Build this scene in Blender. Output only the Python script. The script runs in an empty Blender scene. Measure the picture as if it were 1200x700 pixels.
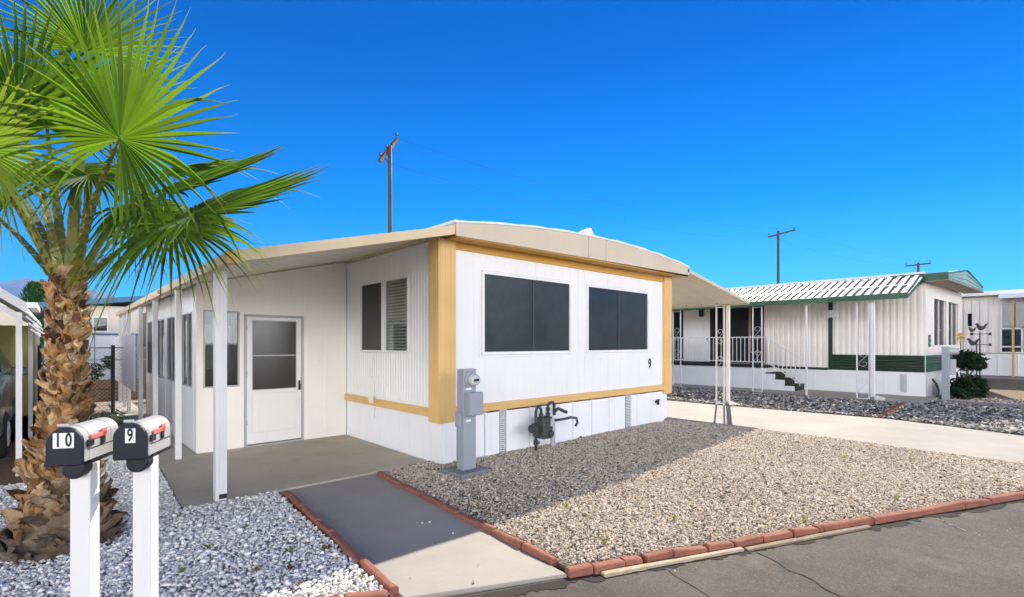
import bpy, bmesh, math, random
import numpy as np
from mathutils import Vector, Matrix
random.seed(7)
SC = bpy.context.scene
COL = SC.collection
R = math.radians
sin, cos, pi = math.sin, math.cos, math.pi

# ------------------------------------------------------------------ mesh helpers
class MB:
    def __init__(s): s.v = []; s.f = []
    def add(s, vs, fs):
        n = len(s.v); s.v += [tuple(p) for p in vs]; s.f += [tuple(i + n for i in f) for f in fs]; return s
    def box(s, x0, x1, y0, y1, z0, z1):
        x0, x1 = sorted((x0, x1)); y0, y1 = sorted((y0, y1)); z0, z1 = sorted((z0, z1))
        v = [(x, y, z) for x in (x0, x1) for y in (y0, y1) for z in (z0, z1)]
        return s.add(v, [(0, 1, 3, 2), (4, 6, 7, 5), (0, 4, 5, 1), (2, 3, 7, 6), (0, 2, 6, 4), (1, 5, 7, 3)])
    def obox(s, c, a, b, d):                      # centre + three half vectors
        c, a, b, d = Vector(c), Vector(a), Vector(b), Vector(d)
        v = [c + i * a + j * b + k * d for i in (-1, 1) for j in (-1, 1) for k in (-1, 1)]
        return s.add(v, [(0, 1, 3, 2), (4, 6, 7, 5), (0, 4, 5, 1), (2, 3, 7, 6), (0, 2, 6, 4), (1, 5, 7, 3)])
    def bar(s, p, q, w, h, up=(0, 0, 1)):
        p, q = Vector(p), Vector(q); d = (q - p); L = d.length; d.normalize()
        up = Vector(up)
        if abs(d.dot(up)) > .98: up = Vector((0, 1, 0))
        sd = d.cross(up).normalized(); u = sd.cross(d).normalized()
        return s.obox((p + q) / 2, d * L / 2, sd * w / 2, u * h / 2)
    def prism(s, pts, vec):
        n = len(pts); vec = Vector(vec); a = [Vector(p) for p in pts]
        return s.add(a + [p + vec for p in a], [tuple(range(n - 1, -1, -1)), tuple(range(n, 2 * n))] +
                     [(i, (i + 1) % n, n + (i + 1) % n, n + i) for i in range(n)])
    def tube(s, pts, r, n=8, cap=True):
        pts = [Vector(p) for p in pts]; rs = r if isinstance(r, (list, tuple)) else [r] * len(pts)
        base = len(s.v); prev = None
        for i, p in enumerate(pts):
            t = (pts[min(i + 1, len(pts) - 1)] - pts[max(i - 1, 0)]).normalized()
            if prev is None:
                a = Vector((0, 0, 1)) if abs(t.z) < .9 else Vector((1, 0, 0)); prev = t.cross(a).normalized()
            prev = (prev - t * prev.dot(t)).normalized(); b = t.cross(prev)
            for k in range(n):
                an = 2 * pi * k / n; s.v.append(tuple(p + (prev * cos(an) + b * sin(an)) * rs[i]))
        for i in range(len(pts) - 1):
            for k in range(n):
                s.f.append((base + i * n + k, base + i * n + (k + 1) % n, base + (i + 1) * n + (k + 1) % n, base + (i + 1) * n + k))
        if cap:
            s.f.append(tuple(base + k for k in range(n - 1, -1, -1))); e = base + (len(pts) - 1) * n
            s.f.append(tuple(e + k for k in range(n)))
        return s
    def cyl(s, p, q, r0, r1=None, n=16): return s.tube([p, q], [r0, r0 if r1 is None else r1], n)
    def quad(s, *p): return s.add(p, [tuple(range(len(p)))])
    def build(s, name, mat, parent=None, smooth=False, bevel=0, loc=None, seg=2):
        off = Vector(loc) if loc is not None else (Vector(parent_loc(parent)) if parent is not None else Vector((0, 0, 0)))
        me = bpy.data.meshes.new(name)
        me.from_pydata([(p[0] - off[0], p[1] - off[1], p[2] - off[2]) for p in s.v], [], s.f)
        bm = bmesh.new(); bm.from_mesh(me); bmesh.ops.recalc_face_normals(bm, faces=bm.faces); bm.to_mesh(me); bm.free()
        return link(name, me, mat, parent, smooth, bevel, off if parent is None else None, seg)

WLOC = {}
def parent_loc(o): return WLOC[o.name]
def link(name, me, mat, parent=None, smooth=False, bevel=0, loc=None, seg=2):
    o = bpy.data.objects.new(name, me); COL.objects.link(o)
    if mat is not None: me.materials.append(mat)
    if smooth: me.polygons.foreach_set('use_smooth', [True] * len(me.polygons))
    if bevel:
        m = o.modifiers.new('bevel', 'BEVEL'); m.width = bevel; m.segments = seg; m.limit_method = 'ANGLE'; m.angle_limit = R(40)
    if parent is not None:
        o.parent = parent; WLOC[o.name] = WLOC[parent.name]
    else:
        o.location = loc if loc is not None else (0, 0, 0); WLOC[o.name] = tuple(o.location)
    return o
def tag(o, label, cat, group=None, kind=None):
    if label: o['label'] = label
    if cat: o['category'] = cat
    if group: o['group'] = group
    if kind: o['kind'] = kind
    return o
def thing(name, label, cat, loc, group=None):
    o = bpy.data.objects.new(name, None); COL.objects.link(o); o.location = loc; o.empty_display_size = .1
    WLOC[o.name] = tuple(loc); return tag(o, label, cat, group)
def struct(name, mb, mat, **k):
    o = mb.build(name, mat, **k); o['kind'] = 'structure'; return o
def copy_tree(o, parent=None):
    c = o.copy(); COL.objects.link(c)
    if parent is not None: c.parent = parent
    for ch in list(o.children): copy_tree(ch, c)
    return c
def V(*a): return Vector(a)

# ------------------------------------------------------------------ materials
class NT:
    def __init__(s, name):
        s.m = bpy.data.materials.new(name); s.m.use_nodes = True; s.t = s.m.node_tree; s.n = s.t.nodes; s.n.clear()
        s.out = s.new('ShaderNodeOutputMaterial')
    def new(s, typ, **k):
        n = s.n.new(typ)
        for a, v in k.items(): setattr(n, a, v)
        return n
    def ln(s, a, b): s.t.links.new(a, b)
    def coord(s, scale=(1, 1, 1)):
        c = s.new('ShaderNodeNewGeometry'); m = s.new('ShaderNodeMapping'); m.inputs['Scale'].default_value = scale
        s.ln(c.outputs['Position'], m.inputs['Vector']); return m.outputs[0]
    def noise(s, scale, detail=4, rough=.55, vec=None, stretch=(1, 1, 1)):
        n = s.new('ShaderNodeTexNoise'); n.inputs['Scale'].default_value = scale; n.inputs['Detail'].default_value = detail
        n.inputs['Roughness'].default_value = rough; s.ln(vec or s.coord(stretch), n.inputs['Vector']); return n.outputs[0]
    def ramp(s, fac, stops, interp='LINEAR'):
        r = s.new('ShaderNodeValToRGB'); r.color_ramp.interpolation = interp; e = r.color_ramp.elements
        while len(e) < len(stops): e.new(.5)
        for x, (p, c) in zip(e, stops):
            x.position = p; x.color = (*c, 1) if not isinstance(c, (int, float)) else (c, c, c, 1)
        s.ln(fac, r.inputs[0]); return r.outputs[0]
    def mix(s, fac, a, b, mode='MIX'):
        m = s.new('ShaderNodeMix', data_type='RGBA', blend_type=mode)
        for sock, val in ((m.inputs[0], fac), (m.inputs[6], a), (m.inputs[7], b)):
            if hasattr(val, 'is_linked') or hasattr(val, 'links'): s.ln(val, sock)
            elif isinstance(val, (int, float)): sock.default_value = val if sock == m.inputs[0] else (val, val, val, 1)
            else: sock.default_value = (*val, 1)
        return m.outputs[2]
    def bsdf(s, color, rough=.6, metal=0, spec=.5, bump=None, bstr=.3, bdist=.01, **k):
        b = s.new('ShaderNodeBsdfPrincipled')
        def put(sock, val):
            if hasattr(val, 'links'): s.ln(val, sock)
            elif isinstance(val, (int, float)): sock.default_value = val
            else: sock.default_value = (*val, 1)
        put(b.inputs['Base Color'], color); put(b.inputs['Roughness'], rough); put(b.inputs['Metallic'], metal)
        b.inputs['Specular IOR Level'].default_value = spec
        for kk, vv in k.items(): put(b.inputs[kk.replace('_', ' ')], vv)
        if bump is not None:
            n = s.new('ShaderNodeBump'); n.inputs['Strength'].default_value = bstr; n.inputs['Distance'].default_value = bdist
            s.ln(bump, n.inputs['Height']); s.ln(n.outputs[0], b.inputs['Normal'])
        return b
    def done(s, sh): s.ln(sh.outputs[0], s.out.inputs[0]); return s.m

def paint(name, c, rough=.45, var=.08, dirt=.25, dirtc=(.30, .25, .18), scale=1.2, spec=.4):
    """painted metal or wood: faint tone variation, vertical runs of grime, fine bump"""
    t = NT(name)
    big = t.noise(scale, 5, .6)
    c2 = tuple(x * (1 - var * 2) for x in c)
    base = t.mix(t.ramp(big, [(.35, 0.), (.7, 1.)]), c, c2)
    runs = t.noise(3.0, 5, .65, stretch=(3.5, 3.5, .35))
    base = t.mix(t.ramp(runs, [(.56, 0.), (.80, dirt)]), base, dirtc, 'MIX')
    sp = t.noise(60, 3, .6)
    base = t.mix(t.ramp(sp, [(.70, 0.), (.78, dirt * .8)]), base, dirtc)
    return t.done(t.bsdf(base, t.ramp(big, [(.3, rough - .08), (.7, rough + .12)]), spec=spec, bump=t.noise(9, 4), bstr=.10, bdist=.01))

M = {}
M['white'] = paint('white_paint', (.79, .79, .78), .42, .03, .18)
M['white_wood'] = paint('white_post_paint', (.70, .695, .685), .5, .03, .16)
M['skirt'] = paint('white_skirting', (.80, .81, .82), .5, .03, .14, dirtc=(.35, .30, .25))
M['porch'] = paint('porch_warm_white', (.88, .85, .78), .5, .04, .10)
M['fascia_warm'] = paint('awning_fascia_tan', (.70, .56, .35), .5, .05, .12)
M['green_dark'] = paint('very_dark_green', (.003, .026, .011), .45, .1, .06, dirtc=(.05, .06, .04))
M['cream'] = paint('cream_panel', (.88, .80, .66), .5, .04, .10)
M['awn'] = paint('awning_pan', (.78, .74, .66), .45, .04, .14)
M['tan'] = paint('ochre_trim', (.72, .47, .18), .5, .06, .16, dirtc=(.42, .26, .10))
M['ochre'] = paint('ochre_soffit', (.62, .34, .06), .5, .05, .1, dirtc=(.3, .16, .03))
M['beige'] = paint('beige_fascia', (.62, .53, .39), .5, .05, .15)
M['pan_roof'] = paint('weathered_pan_roof', (.25, .25, .25), .55, .15, .4)
M['roofwhite'] = paint('white_roof_coat', (.80, .80, .80), .7, .06, .3)
M['green'] = paint('dark_green_paint', (.012, .085, .035), .4, .1, .12, dirtc=(.1, .12, .08))
M['green_siding'] = paint('green_siding', (.02, .13, .08), .4, .1, .12, dirtc=(.2, .25, .2))
M['sage'] = paint('sage_siding', (.30, .42, .36), .45, .08, .15)
M['bwhite'] = paint('off_white_siding', (.80, .76, .71), .45, .04, .14)
M['grey'] = paint('grey_enamel', (.30, .33, .37), .4, .06, .15)
M['galv'] = paint('galvanised', (.42, .44, .46), .38, .1, .2)
M['black'] = paint('black_metal', (.012, .014, .02), .4, .1, .12, dirtc=(.08, .07, .06))
M['gasgrey'] = paint('gas_meter_grey', (.045, .052, .062), .5, .15, .3, dirtc=(.2, .17, .13))
M['box_white'] = paint('mailbox_grey', (.36, .36, .355), .4, .05, .25, dirtc=(.22, .20, .17))
M['navy'] = paint('mailbox_door_black', (.006, .008, .018), .38, .1, .1, dirtc=(.05, .05, .05))
M['flag'] = paint('mailbox_flag_red', (.75, .16, .12), .45, .1, .1)
M['label'] = paint('label_white', (.8, .8, .8), .4, .02, .05)
M['ink'] = paint('ink_black', (.01, .01, .01), .4, .0, .0)
M['blue_trim'] = paint('blue_trim', (.05, .17, .30), .5, .08, .1)
M['taupe'] = paint('taupe_wall', (.33, .25, .17), .6, .06, .1)
M['bg_cream'] = paint('far_cream_wall', (.70, .63, .52), .6, .05, .1)
M['pale_blue'] = paint('pale_blue_siding', (.60, .66, .72), .5, .05, .1)
M['yellow_post'] = paint('yellow_post', (.42, .34, .13), .5, .06, .1)
M['carport_in'] = paint('carport_wall', (.50, .47, .16), .6, .1, .15)
M['dark'] = paint('dark_interior', (.012, .012, .012), .8, .1, 0)
M['tread'] = paint('dark_stair_carpet', (.03, .028, .027), .9, .1, .1)
M['rubber'] = paint('rubber', (.015, .015, .015), .8, .1, .1)
M['car'] = paint('car_paint', (.02, .035, .028), .18, .05, .05, spec=.6)
M['chrome'] = paint('chrome', (.5, .5, .5), .25, .05, .05)
M['polewood'] = paint('weathered_pole', (.085, .06, .045), .8, .15, .2, dirtc=(.16, .13, .10))
M['yellow'] = paint('flower_yellow', (.75, .42, .03), .6, .15, 0)

def screen_mat():
    t = NT('sun_screen')
    n = t.noise(1.6, 5, .7)
    base = t.mix(t.ramp(n, [(.35, 0.), (.75, 1.)]), (.013, .016, .017), (.034, .041, .042))
    mesh = t.noise(260, 1, .5)
    return t.done(t.bsdf(base, .30, spec=.4, bump=mesh, bstr=.25, bdist=.002))
M['screen'] = screen_mat()
def glass_mat(name, tint, trans=.5, rough=.03):
    t = NT(name)
    g = t.new('ShaderNodeBsdfGlossy'); g.inputs['Roughness'].default_value = rough; g.inputs['Color'].default_value = (.9, .9, .9, 1)
    tr = t.new('ShaderNodeBsdfTransparent'); tr.inputs['Color'].default_value = (*tint, 1)
    d = t.new('ShaderNodeBsdfDiffuse'); d.inputs['Color'].default_value = (.02, .022, .022, 1)
    m1 = t.new('ShaderNodeMixShader'); m1.inputs[0].default_value = trans; t.ln(d.outputs[0], m1.inputs[1]); t.ln(tr.outputs[0], m1.inputs[2])
    lw = t.new('ShaderNodeLayerWeight'); lw.inputs['Blend'].default_value = .25
    f = t.new('ShaderNodeMath', operation='MULTIPLY_ADD'); f.inputs[1].default_value = .6; f.inputs[2].default_value = .06
    t.ln(lw.outputs['Fresnel'], f.inputs[0])
    m2 = t.new('ShaderNodeMixShader'); t.ln(f.outputs[0], m2.inputs[0]); t.ln(m1.outputs[0], m2.inputs[1]); t.ln(g.outputs[0], m2.inputs[2])
    return t.done(m2)
M['glass'] = glass_mat('window_glass', (.75, .8, .78), .75)
M['glass_clear'] = glass_mat('clear_window_glass', (.95, .97, .95), .92)
M['glass_dark'] = glass_mat('dark_window_glass', (.3, .32, .32), .4)
M['doorscreen'] = glass_mat('door_screen', (.42, .43, .38), .5, .2)

def concrete(name, c, c2, stain=.35):
    t = NT(name)
    a = t.noise(.9, 6, .62); b = t.noise(14, 5, .7); fine = t.noise(160, 2, .6)
    base = t.mix(t.ramp(a, [(.32, 0.), (.68, 1.)]), c, c2)
    base = t.mix(t.ramp(b, [(.55, 0.), (.85, stain)]), base, tuple(x * .55 for x in c))
    base = t.mix(t.ramp(fine, [(.3, .25), (.6, 0.)]), base, tuple(x * .5 for x in c))
    return t.done(t.bsdf(base, .85, spec=.25, bump=t.mix(.5, fine, b), bstr=.35, bdist=.004))
M['conc_walk'] = concrete('pale_concrete', (.40, .36, .31), (.31, .28, .24), .30)
M['conc_patio'] = concrete('stained_concrete', (.50, .45, .36), (.38, .335, .26), .4)
M['conc_grey'] = concrete('grey_concrete', (.26, .26, .26), (.2, .2, .2), .3)
M['conc_pink'] = concrete('pinkish_concrete', (.36, .28, .23), (.28, .22, .18), .3)

def asphalt():
    t = NT('asphalt')
    big = t.noise(.45, 6, .65); mid = t.noise(2.6, 6, .7); fine = t.noise(120, 3, .7)
    base = t.mix(t.ramp(big, [(.35, 0.), (.66, 1.)]), (.135, .112, .088), (.060, .051, .042))
    base = t.mix(t.ramp(mid, [(.52, 0.), (.80, .6)]), base, (.028, .024, .021))
    v = t.new('ShaderNodeTexVoronoi'); v.inputs['Scale'].default_value = 130; t.ln(t.coord(), v.inputs['Vector'])
    base = t.mix(t.ramp(v.outputs['Color'], [(.78, 0.), (.9, .55)]), base, (.22, .19, .16))
    base = t.mix(t.ramp(fine, [(.35, .55), (.55, 0.)]), base, (.018, .016, .014))
    pale = t.noise(1.1, 5, .7); base = t.mix(t.ramp(pale, [(.54, 0.), (.74, .5)]), base, (.20, .168, .135))
    return t.done(t.bsdf(base, .9, spec=.25, bump=t.mix(.4, fine, v.outputs['Distance']), bstr=.5, bdist=.006))
M['asphalt'] = asphalt()
def dirt(name, c, c2, sc=60):
    t = NT(name)
    base = t.mix(t.ramp(t.noise(.7, 6, .65), [(.35, 0.), (.7, 1.)]), c, c2)
    n = t.noise(sc, 4, .7)
    base = t.mix(t.ramp(n, [(.4, .5), (.6, 0.)]), base, tuple(x * .4 for x in c))
    return t.done(t.bsdf(base, .95, spec=.1, bump=n, bstr=.6, bdist=.01))
M['dirt'] = dirt('desert_dirt', (.27, .21, .15), (.20, .155, .11))
M['gravel_bed'] = dirt('gravel_bed_fines', (.34, .29, .23), (.26, .22, .17), 90)
M['white_bed'] = dirt('white_gravel_fines', (.62, .60, .57), (.50, .48, .46), 90)
M['dirt_fines'] = dirt('road_edge_dirt', (.075, .064, .052), (.05, .043, .036), 120)
def stones(name, stops, dust=.2):
    t = NT(name); g = t.new('ShaderNodeNewGeometry')
    base = t.ramp(g.outputs['Random Per Island'], stops)
    n = t.noise(70, 3, .6)
    base = t.mix(t.ramp(n, [(.35, dust), (.6, 0.)]), base, (.16, .13, .10))
    return t.done(t.bsdf(base, .8, spec=.25))
M['stone_tan'] = stones('tan_stones', [(0, (.08, .07, .06)), (.10, (.17, .14, .11)), (.20, (.54, .44, .32)), (.42, (.70, .60, .46)), (.56, (.36, .31, .26)), (.66, (.77, .69, .56)), (.84, (.55, .41, .27)), (1., (.82, .78, .69))])
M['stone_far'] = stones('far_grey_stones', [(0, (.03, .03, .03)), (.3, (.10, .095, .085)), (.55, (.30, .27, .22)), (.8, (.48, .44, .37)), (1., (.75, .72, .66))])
M['stone_white'] = stones('white_stones', [(0, (.52, .51, .49)), (.25, (.76, .74, .70)), (.7, (.84, .82, .77)), (.95, (.86, .84, .80)), (1., (.50, .42, .32))], .04)
def brickm():
    t = NT('terracotta_brick')
    n = t.noise(3.5, 5, .65); f = t.noise(45, 4, .7)
    base = t.mix(t.ramp(n, [(.3, 0.), (.7, 1.)]), (.36, .135, .085), (.20, .085, .06))
    base = t.mix(t.ramp(f, [(.55, 0.), (.8, .5)]), base, (.45, .25, .17))
    base = t.mix(t.ramp(f, [(.25, .6), (.42, 0.)]), base, (.10, .04, .03))
    return t.done(t.bsdf(base, .85, spec=.2, bump=f, bstr=.6, bdist=.006))
M['brick'] = brickm()
def timber(name, c, c2):
    t = NT(name)
    n = t.noise(6, 6, .7, stretch=(1, 5, 5))
    return t.done(t.bsdf(t.mix(t.ramp(n, [(.3, 0.), (.7, 1.)]), c, c2), .8, spec=.2, bump=n, bstr=.5, bdist=.006))
M['board'] = timber('bleached_board', (.50, .42, .30), (.30, .23, .15))
M['board_old'] = timber('grey_board', (.27, .21, .14), (.16, .12, .08))
M['planter'] = timber('planter_timber', (.30, .17, .07), (.17, .10, .05))

def leafm(name, c, c2, trans, gloss=.35, tfac=.45, tip=None):
    t = NT(name); g = t.new('ShaderNodeNewGeometry')
    fac = t.mix(.5, g.outputs['Random Per Island'], t.noise(2.2, 4, .6))
    base = t.mix(t.ramp(fac, [(.33, 0.), (.67, 1.)]), c, c2); tc_ = trans
    if tip:
        at_ = t.new('ShaderNodeAttribute'); at_.attribute_name = 'along'
        k = t.ramp(t.mix(.25, at_.outputs['Fac'], g.outputs['Random Per Island']), [(.66, 0.), (.92, .85)])
        base = t.mix(k, base, tip)
    b = t.bsdf(base, max(gloss, .58), spec=.14)
    tr = t.new('ShaderNodeBsdfTranslucent'); t.ln(t.mix(.6, tc_, t.mix(1., base, (2.2, 2.2, 1.4), 'MULTIPLY')), tr.inputs[0])
    m = t.new('ShaderNodeMixShader'); m.inputs[0].default_value = tfac
    t.ln(b.outputs[0], m.inputs[1]); t.ln(tr.outputs[0], m.inputs[2]); return t.done(m)
M['frond'] = leafm('palm_leaf', (.010, .042, .005), (.085, .18, .014), (.36, .52, .02), .45, .36, (.22, .21, .05))
M['frond_old'] = leafm('palm_leaf_yellowing', (.085, .16, .02), (.15, .20, .03), (.36, .48, .04), .45, .40, (.28, .22, .07))
M['cyp'] = leafm('cypress_leaf', (.012, .055, .012), (.03, .09, .018), (.06, .16, .02), .6, .25)
M['bush'] = leafm('bush_leaf', (.007, .020, .006), (.018, .038, .010), (.03, .07, .012), .6, .15)
M['weed'] = leafm('weed_leaf', (.12, .17, .02), (.28, .24, .04), (.35, .4, .05), .6, .35)
M['ground_plant'] = leafm('variegated_leaf', (.10, .15, .04), (.40, .42, .30), (.3, .4, .1), .5, .3)
M['dead_leaf'] = leafm('dead_leaf', (.12, .06, .025), (.18, .10, .04), (.2, .1, .04), .8, .15)
def petm():
    t = NT('palm_petiole'); n = t.noise(7, 4, .6)
    return t.done(t.bsdf(t.mix(t.ramp(n, [(.35, 0.), (.65, 1.)]), (.10, .14, .025), (.22, .18, .045)), .45, spec=.4, bump=n, bstr=.2, bdist=.004))
M['petiole'] = petm()
def bootm():
    t = NT('palm_boots'); g = t.new('ShaderNodeNewGeometry')
    base = t.ramp(g.outputs['Random Per Island'], [(0, (.05, .026, .014)), (.2, (.20, .095, .035)), (.45, (.50, .26, .09)), (.62, (.14, .08, .045)), (.8, (.50, .31, .14)), (1, (.58, .43, .26))])
    fib = t.noise(16, 5, .7, stretch=(1, 1, 1)); base = t.mix(t.ramp(fib, [(.47, 0.), (.62, .85)]), base, (.04, .02, .011))
    base = t.mix(t.ramp(t.noise(8, 5, .7), [(.54, 0.), (.70, .75)]), base, (.66, .50, .33))
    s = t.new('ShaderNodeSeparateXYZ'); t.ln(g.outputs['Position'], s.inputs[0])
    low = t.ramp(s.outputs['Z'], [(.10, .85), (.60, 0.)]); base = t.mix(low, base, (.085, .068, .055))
    return t.done(t.bsdf(base, .85, spec=.2, bump=t.noise(38, 4, .7), bstr=.5, bdist=.006))
M['boot'] = bootm()
M['core'] = dirt('palm_core', (.045, .026, .014), (.03, .02, .012), 40)
def mountm():
    t = NT('mountain_rock'); n = t.noise(.004, 8, .65)
    return t.done(t.bsdf(t.mix(t.ramp(n, [(.35, 0.), (.65, 1.)]), (.14, .12, .12), (.22, .19, .17)), .95, spec=.05))
M['mount'] = mountm()
def ventm():
    t = NT('perforated_vent'); v = t.new('ShaderNodeTexVoronoi'); v.inputs['Scale'].default_value = 34; v.inputs['Randomness'].default_value = .15
    t.ln(t.coord(), v.inputs['Vector'])
    return t.done(t.bsdf(t.ramp(v.outputs['Distance'], [(.30, (.07, .07, .075)), (.42, (.62, .64, .66))]), .5, spec=.3))
M['vent'] = ventm()

# ------------------------------------------------------------------ wall with openings
def wall_cells(mb, axis, f0, f1, a0, a1, z0, z1, ops):
    """thick wall along 'x' or 'y' between face planes f0 (outside) and f1; ops = (a0, a1, z0, z1)"""
    A = sorted({a0, a1, *[o[0] for o in ops], *[o[1] for o in ops]}); Z = sorted({z0, z1, *[o[2] for o in ops], *[o[3] for o in ops]})
    def P(a, f, z): return (a, f, z) if axis == 'x' else (f, a, z)
    def solid(i, j):
        if i < 0 or j < 0 or i >= len(A) - 1 or j >= len(Z) - 1: return False
        ca, cz = (A[i] + A[i + 1]) / 2, (Z[j] + Z[j + 1]) / 2
        return not any(o[0] < ca < o[1] and o[2] < cz < o[3] for o in ops)
    for i in range(len(A) - 1):
        for j in range(len(Z) - 1):
            if not solid(i, j): continue
            b0, b1, c0, c1 = A[i], A[i + 1], Z[j], Z[j + 1]
            for f in (f0, f1): mb.quad(P(b0, f, c0), P(b1, f, c0), P(b1, f, c1), P(b0, f, c1))
            if not solid(i - 1, j): mb.quad(P(b0, f0, c0), P(b0, f1, c0), P(b0, f1, c1), P(b0, f0, c1))
            if not solid(i + 1, j): mb.quad(P(b1, f0, c0), P(b1, f1, c0), P(b1, f1, c1), P(b1, f0, c1))
            if not solid(i, j - 1): mb.quad(P(b0, f0, c0), P(b1, f0, c0), P(b1, f1, c0), P(b0, f1, c0))
            if not solid(i, j + 1): mb.quad(P(b0, f0, c1), P(b1, f0, c1), P(b1, f1, c1), P(b0, f1, c1))
    return mb
def ribs(mb, axis, f, out, a0, a1, z0, z1, pitch, w, h, ops=()):
    """proud vertical ribs on face f, growing towards 'out', skipping openings"""
    a = a0 + pitch / 2
    while a < a1 - w:
        segs = [(z0, z1)]
        for o in ops:
            if o[0] - w < a < o[1] + w:
                segs = [s for q in segs for s in ((q[0], min(q[1], o[2])), (max(q[0], o[3]), q[1])) if s[1] - s[0] > .02]
        for s0, s1 in segs:
            e = w * .22
            if axis == 'x': pts = [(a - w / 2, f, s0), (a + w / 2, f, s0), (a + w / 2 - e, f + out * h, s0), (a - w / 2 + e, f + out * h, s0)]
            else: pts = [(f, a - w / 2, s0), (f, a + w / 2, s0), (f + out * h, a + w / 2 - e, s0), (f + out * h, a - w / 2 + e, s0)]
            mb.prism(pts, (0, 0, s1 - s0))
        a += pitch
def frame_rect(mb, axis, f, out, a0, a1, z0, z1, w, d):
    """picture-frame of four bars standing d proud of face f"""
    g = f + out * d
    def B(p0, p1, q0, q1):
        if axis == 'x': mb.box(p0, p1, f, g, q0, q1)
        else: mb.box(f, g, p0, p1, q0, q1)
    B(a0 - w, a1 + w, z1, z1 + w); B(a0 - w, a1 + w, z0 - w, z0); B(a0 - w, a0, z0, z1); B(a1, a1 + w, z0, z1)
def text_mesh(name, s, size, mat, parent, loc, rotz, depth=.003, narrow=1.0, bold=.0):
    c = bpy.data.curves.new(name, 'FONT'); c.body = s; c.size = size; c.extrude = depth; c.align_x = 'CENTER'; c.align_y = 'CENTER'; c.offset = bold
    tmp = bpy.data.objects.new('tmp', c); COL.objects.link(tmp)
    me = bpy.data.meshes.new_from_object(tmp.evaluated_get(bpy.context.evaluated_depsgraph_get()))
    bpy.data.objects.remove(tmp)
    rm = Matrix.Translation(Vector(loc) - Vector(parent_loc(parent))) @ Matrix.Rotation(rotz, 4, 'Z') @ Matrix.Rotation(pi / 2, 4, 'X') @ Matrix.Diagonal((narrow, 1, 1, 1))
    me.transform(rm); me.materials.clear()
    return link(name, me, mat, parent)

#=====================================================================  MAIN HOME
HX0, HX1, HY0, HY1 = 3.7075, 9.293, 5.356, 14.3
def zroof(x):                                        # crown of the roof across the width (top of the fascia)
    t = (x - 3.66) / (9.67 - 3.66); return 3.13 + .06 * t + .80 * t * (1 - t)
home = thing('mobile_home', 'white mobile home with ochre corner posts, beige arched fascia and two dark front windows', 'mobile home', (6.5, 8, 0))
W1, W2 = (4.39, 6.21, 1.4815, 2.576), (6.70, 8.555, 1.4815, 2.576)
mb = MB(); wall_cells(mb, 'x', HY0, HY0 + .14, HX0 + .16, HX1 - .02, .62, 3.05, [W1, W2])
mb.box(6.435, 6.465, HY0 - .008, HY0, .76, 2.97); mb.box(6.60, 6.625, HY0 - .006, HY0, .76, 2.97)
ribs(mb, 'x', HY0, -1, HX0 + .2, HX1 - .1, .76, 2.97, .203, .010, .0022, [(w[0] - .13, w[1] + .06, w[2] - .1, w[3] + .09) for w in (W1, W2)] + [(6.42, 6.64, .7, 3)])
mb.build('front_wall', M['white'], home)
SW = (6.25, 7.725, 1.4948, 2.557)
mb = MB(); wall_cells(mb, 'y', HX0, HX0 + .14, HY0 + .0, HY1, .62, 3.02, [SW])
ribs(mb, 'y', HX0, -1, HY0 + .2, 8.30, .76, 2.93, .075, .034, .007, [(SW[0] - .05, SW[1] + .05, SW[2] - .05, SW[3] + .05)])
mb.box(HX0 - .02, HX0, HY0 + .2, 8.30, 2.93, 2.97)
mb.build('side_wall', M['white'], home)
mb = MB(); mb.box(HX1 - .14, HX1, HY0 + .142, HY1, .62, 3.05); mb.box(HX0 + .14, HX1 - .14, HY1 - .14, HY1, .62, 3.0)
ribs(mb, 'y', HX1, 1, HY0 + .2, HY1, .76, 3.0, .15, .05, .008)
mb.build('rear_wall', M['white'], home)
mb = MB(); mb.box(HX0 + .3, HX1 - .3, HY0 + .45, HY1 - .3, .65, 2.95); mb.build('interior', M['dark'], home)
# front windows
for (a0, a1, z0, z1), mx in ((W1, 5.37), (W2, 7.60)):
    f = MB(); frame_rect(f, 'x', HY0 - .0, -1, a0, a1, z0, z1, .045, .022)
    frame_rect(f, 'x', HY0 - .0, -1, a0 - .07, a1 + .05, z0 - .06, z1 + .05, .02, .009)
    fo = f.build('window', M['white'], home, bevel=.004)
    p = MB(); p.box(a0 - .004, a1 + .004, HY0 + .004, HY0 + .012, z0 - .004, z1 + .004); p.build('sun_screen', M['screen'], fo)
    p = MB(); p.box(mx - .018, mx + .018, HY0 - .006, HY0 + .003, z0, z1); p.build('mullion', M['gasgrey'], fo, bevel=.003)
# side window: dark screen on one sash, blinds behind glass on the other
f = MB(); frame_rect(f, 'y', HX0, -1, SW[0], SW[1], SW[2], SW[3], .04, .02); f.box(HX0 - .018, HX0 + .03, 6.94, 7.02, SW[2], SW[3])
fo = f.build('window', M['white'], home, bevel=.004)
p = MB(); p.box(HX0 + .008, HX0 + .014, 7.02, SW[1], SW[2], SW[3]); p.build('pane', M['glass_dark'], fo)
p = MB(); p.box(HX0 + .02, HX0 + .026, SW[0], 6.94, SW[2], SW[3]); p.build('pane', M['glass_clear'], fo)
p = MB(); z = SW[2] + .03
while z < SW[3]:
    p.obox((HX0 + .058, (SW[0] + 6.94) / 2, z), (.016, 0, .014), (0, .345, 0), (-.0008, 0, .0009)); p.obox((HX0 + .058, (7.02 + SW[1]) / 2, z), (.016, 0, .014), (0, .345, 0), (-.0008, 0, .0009)); z += .048
p.build('blind', M['white'], fo)
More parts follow.
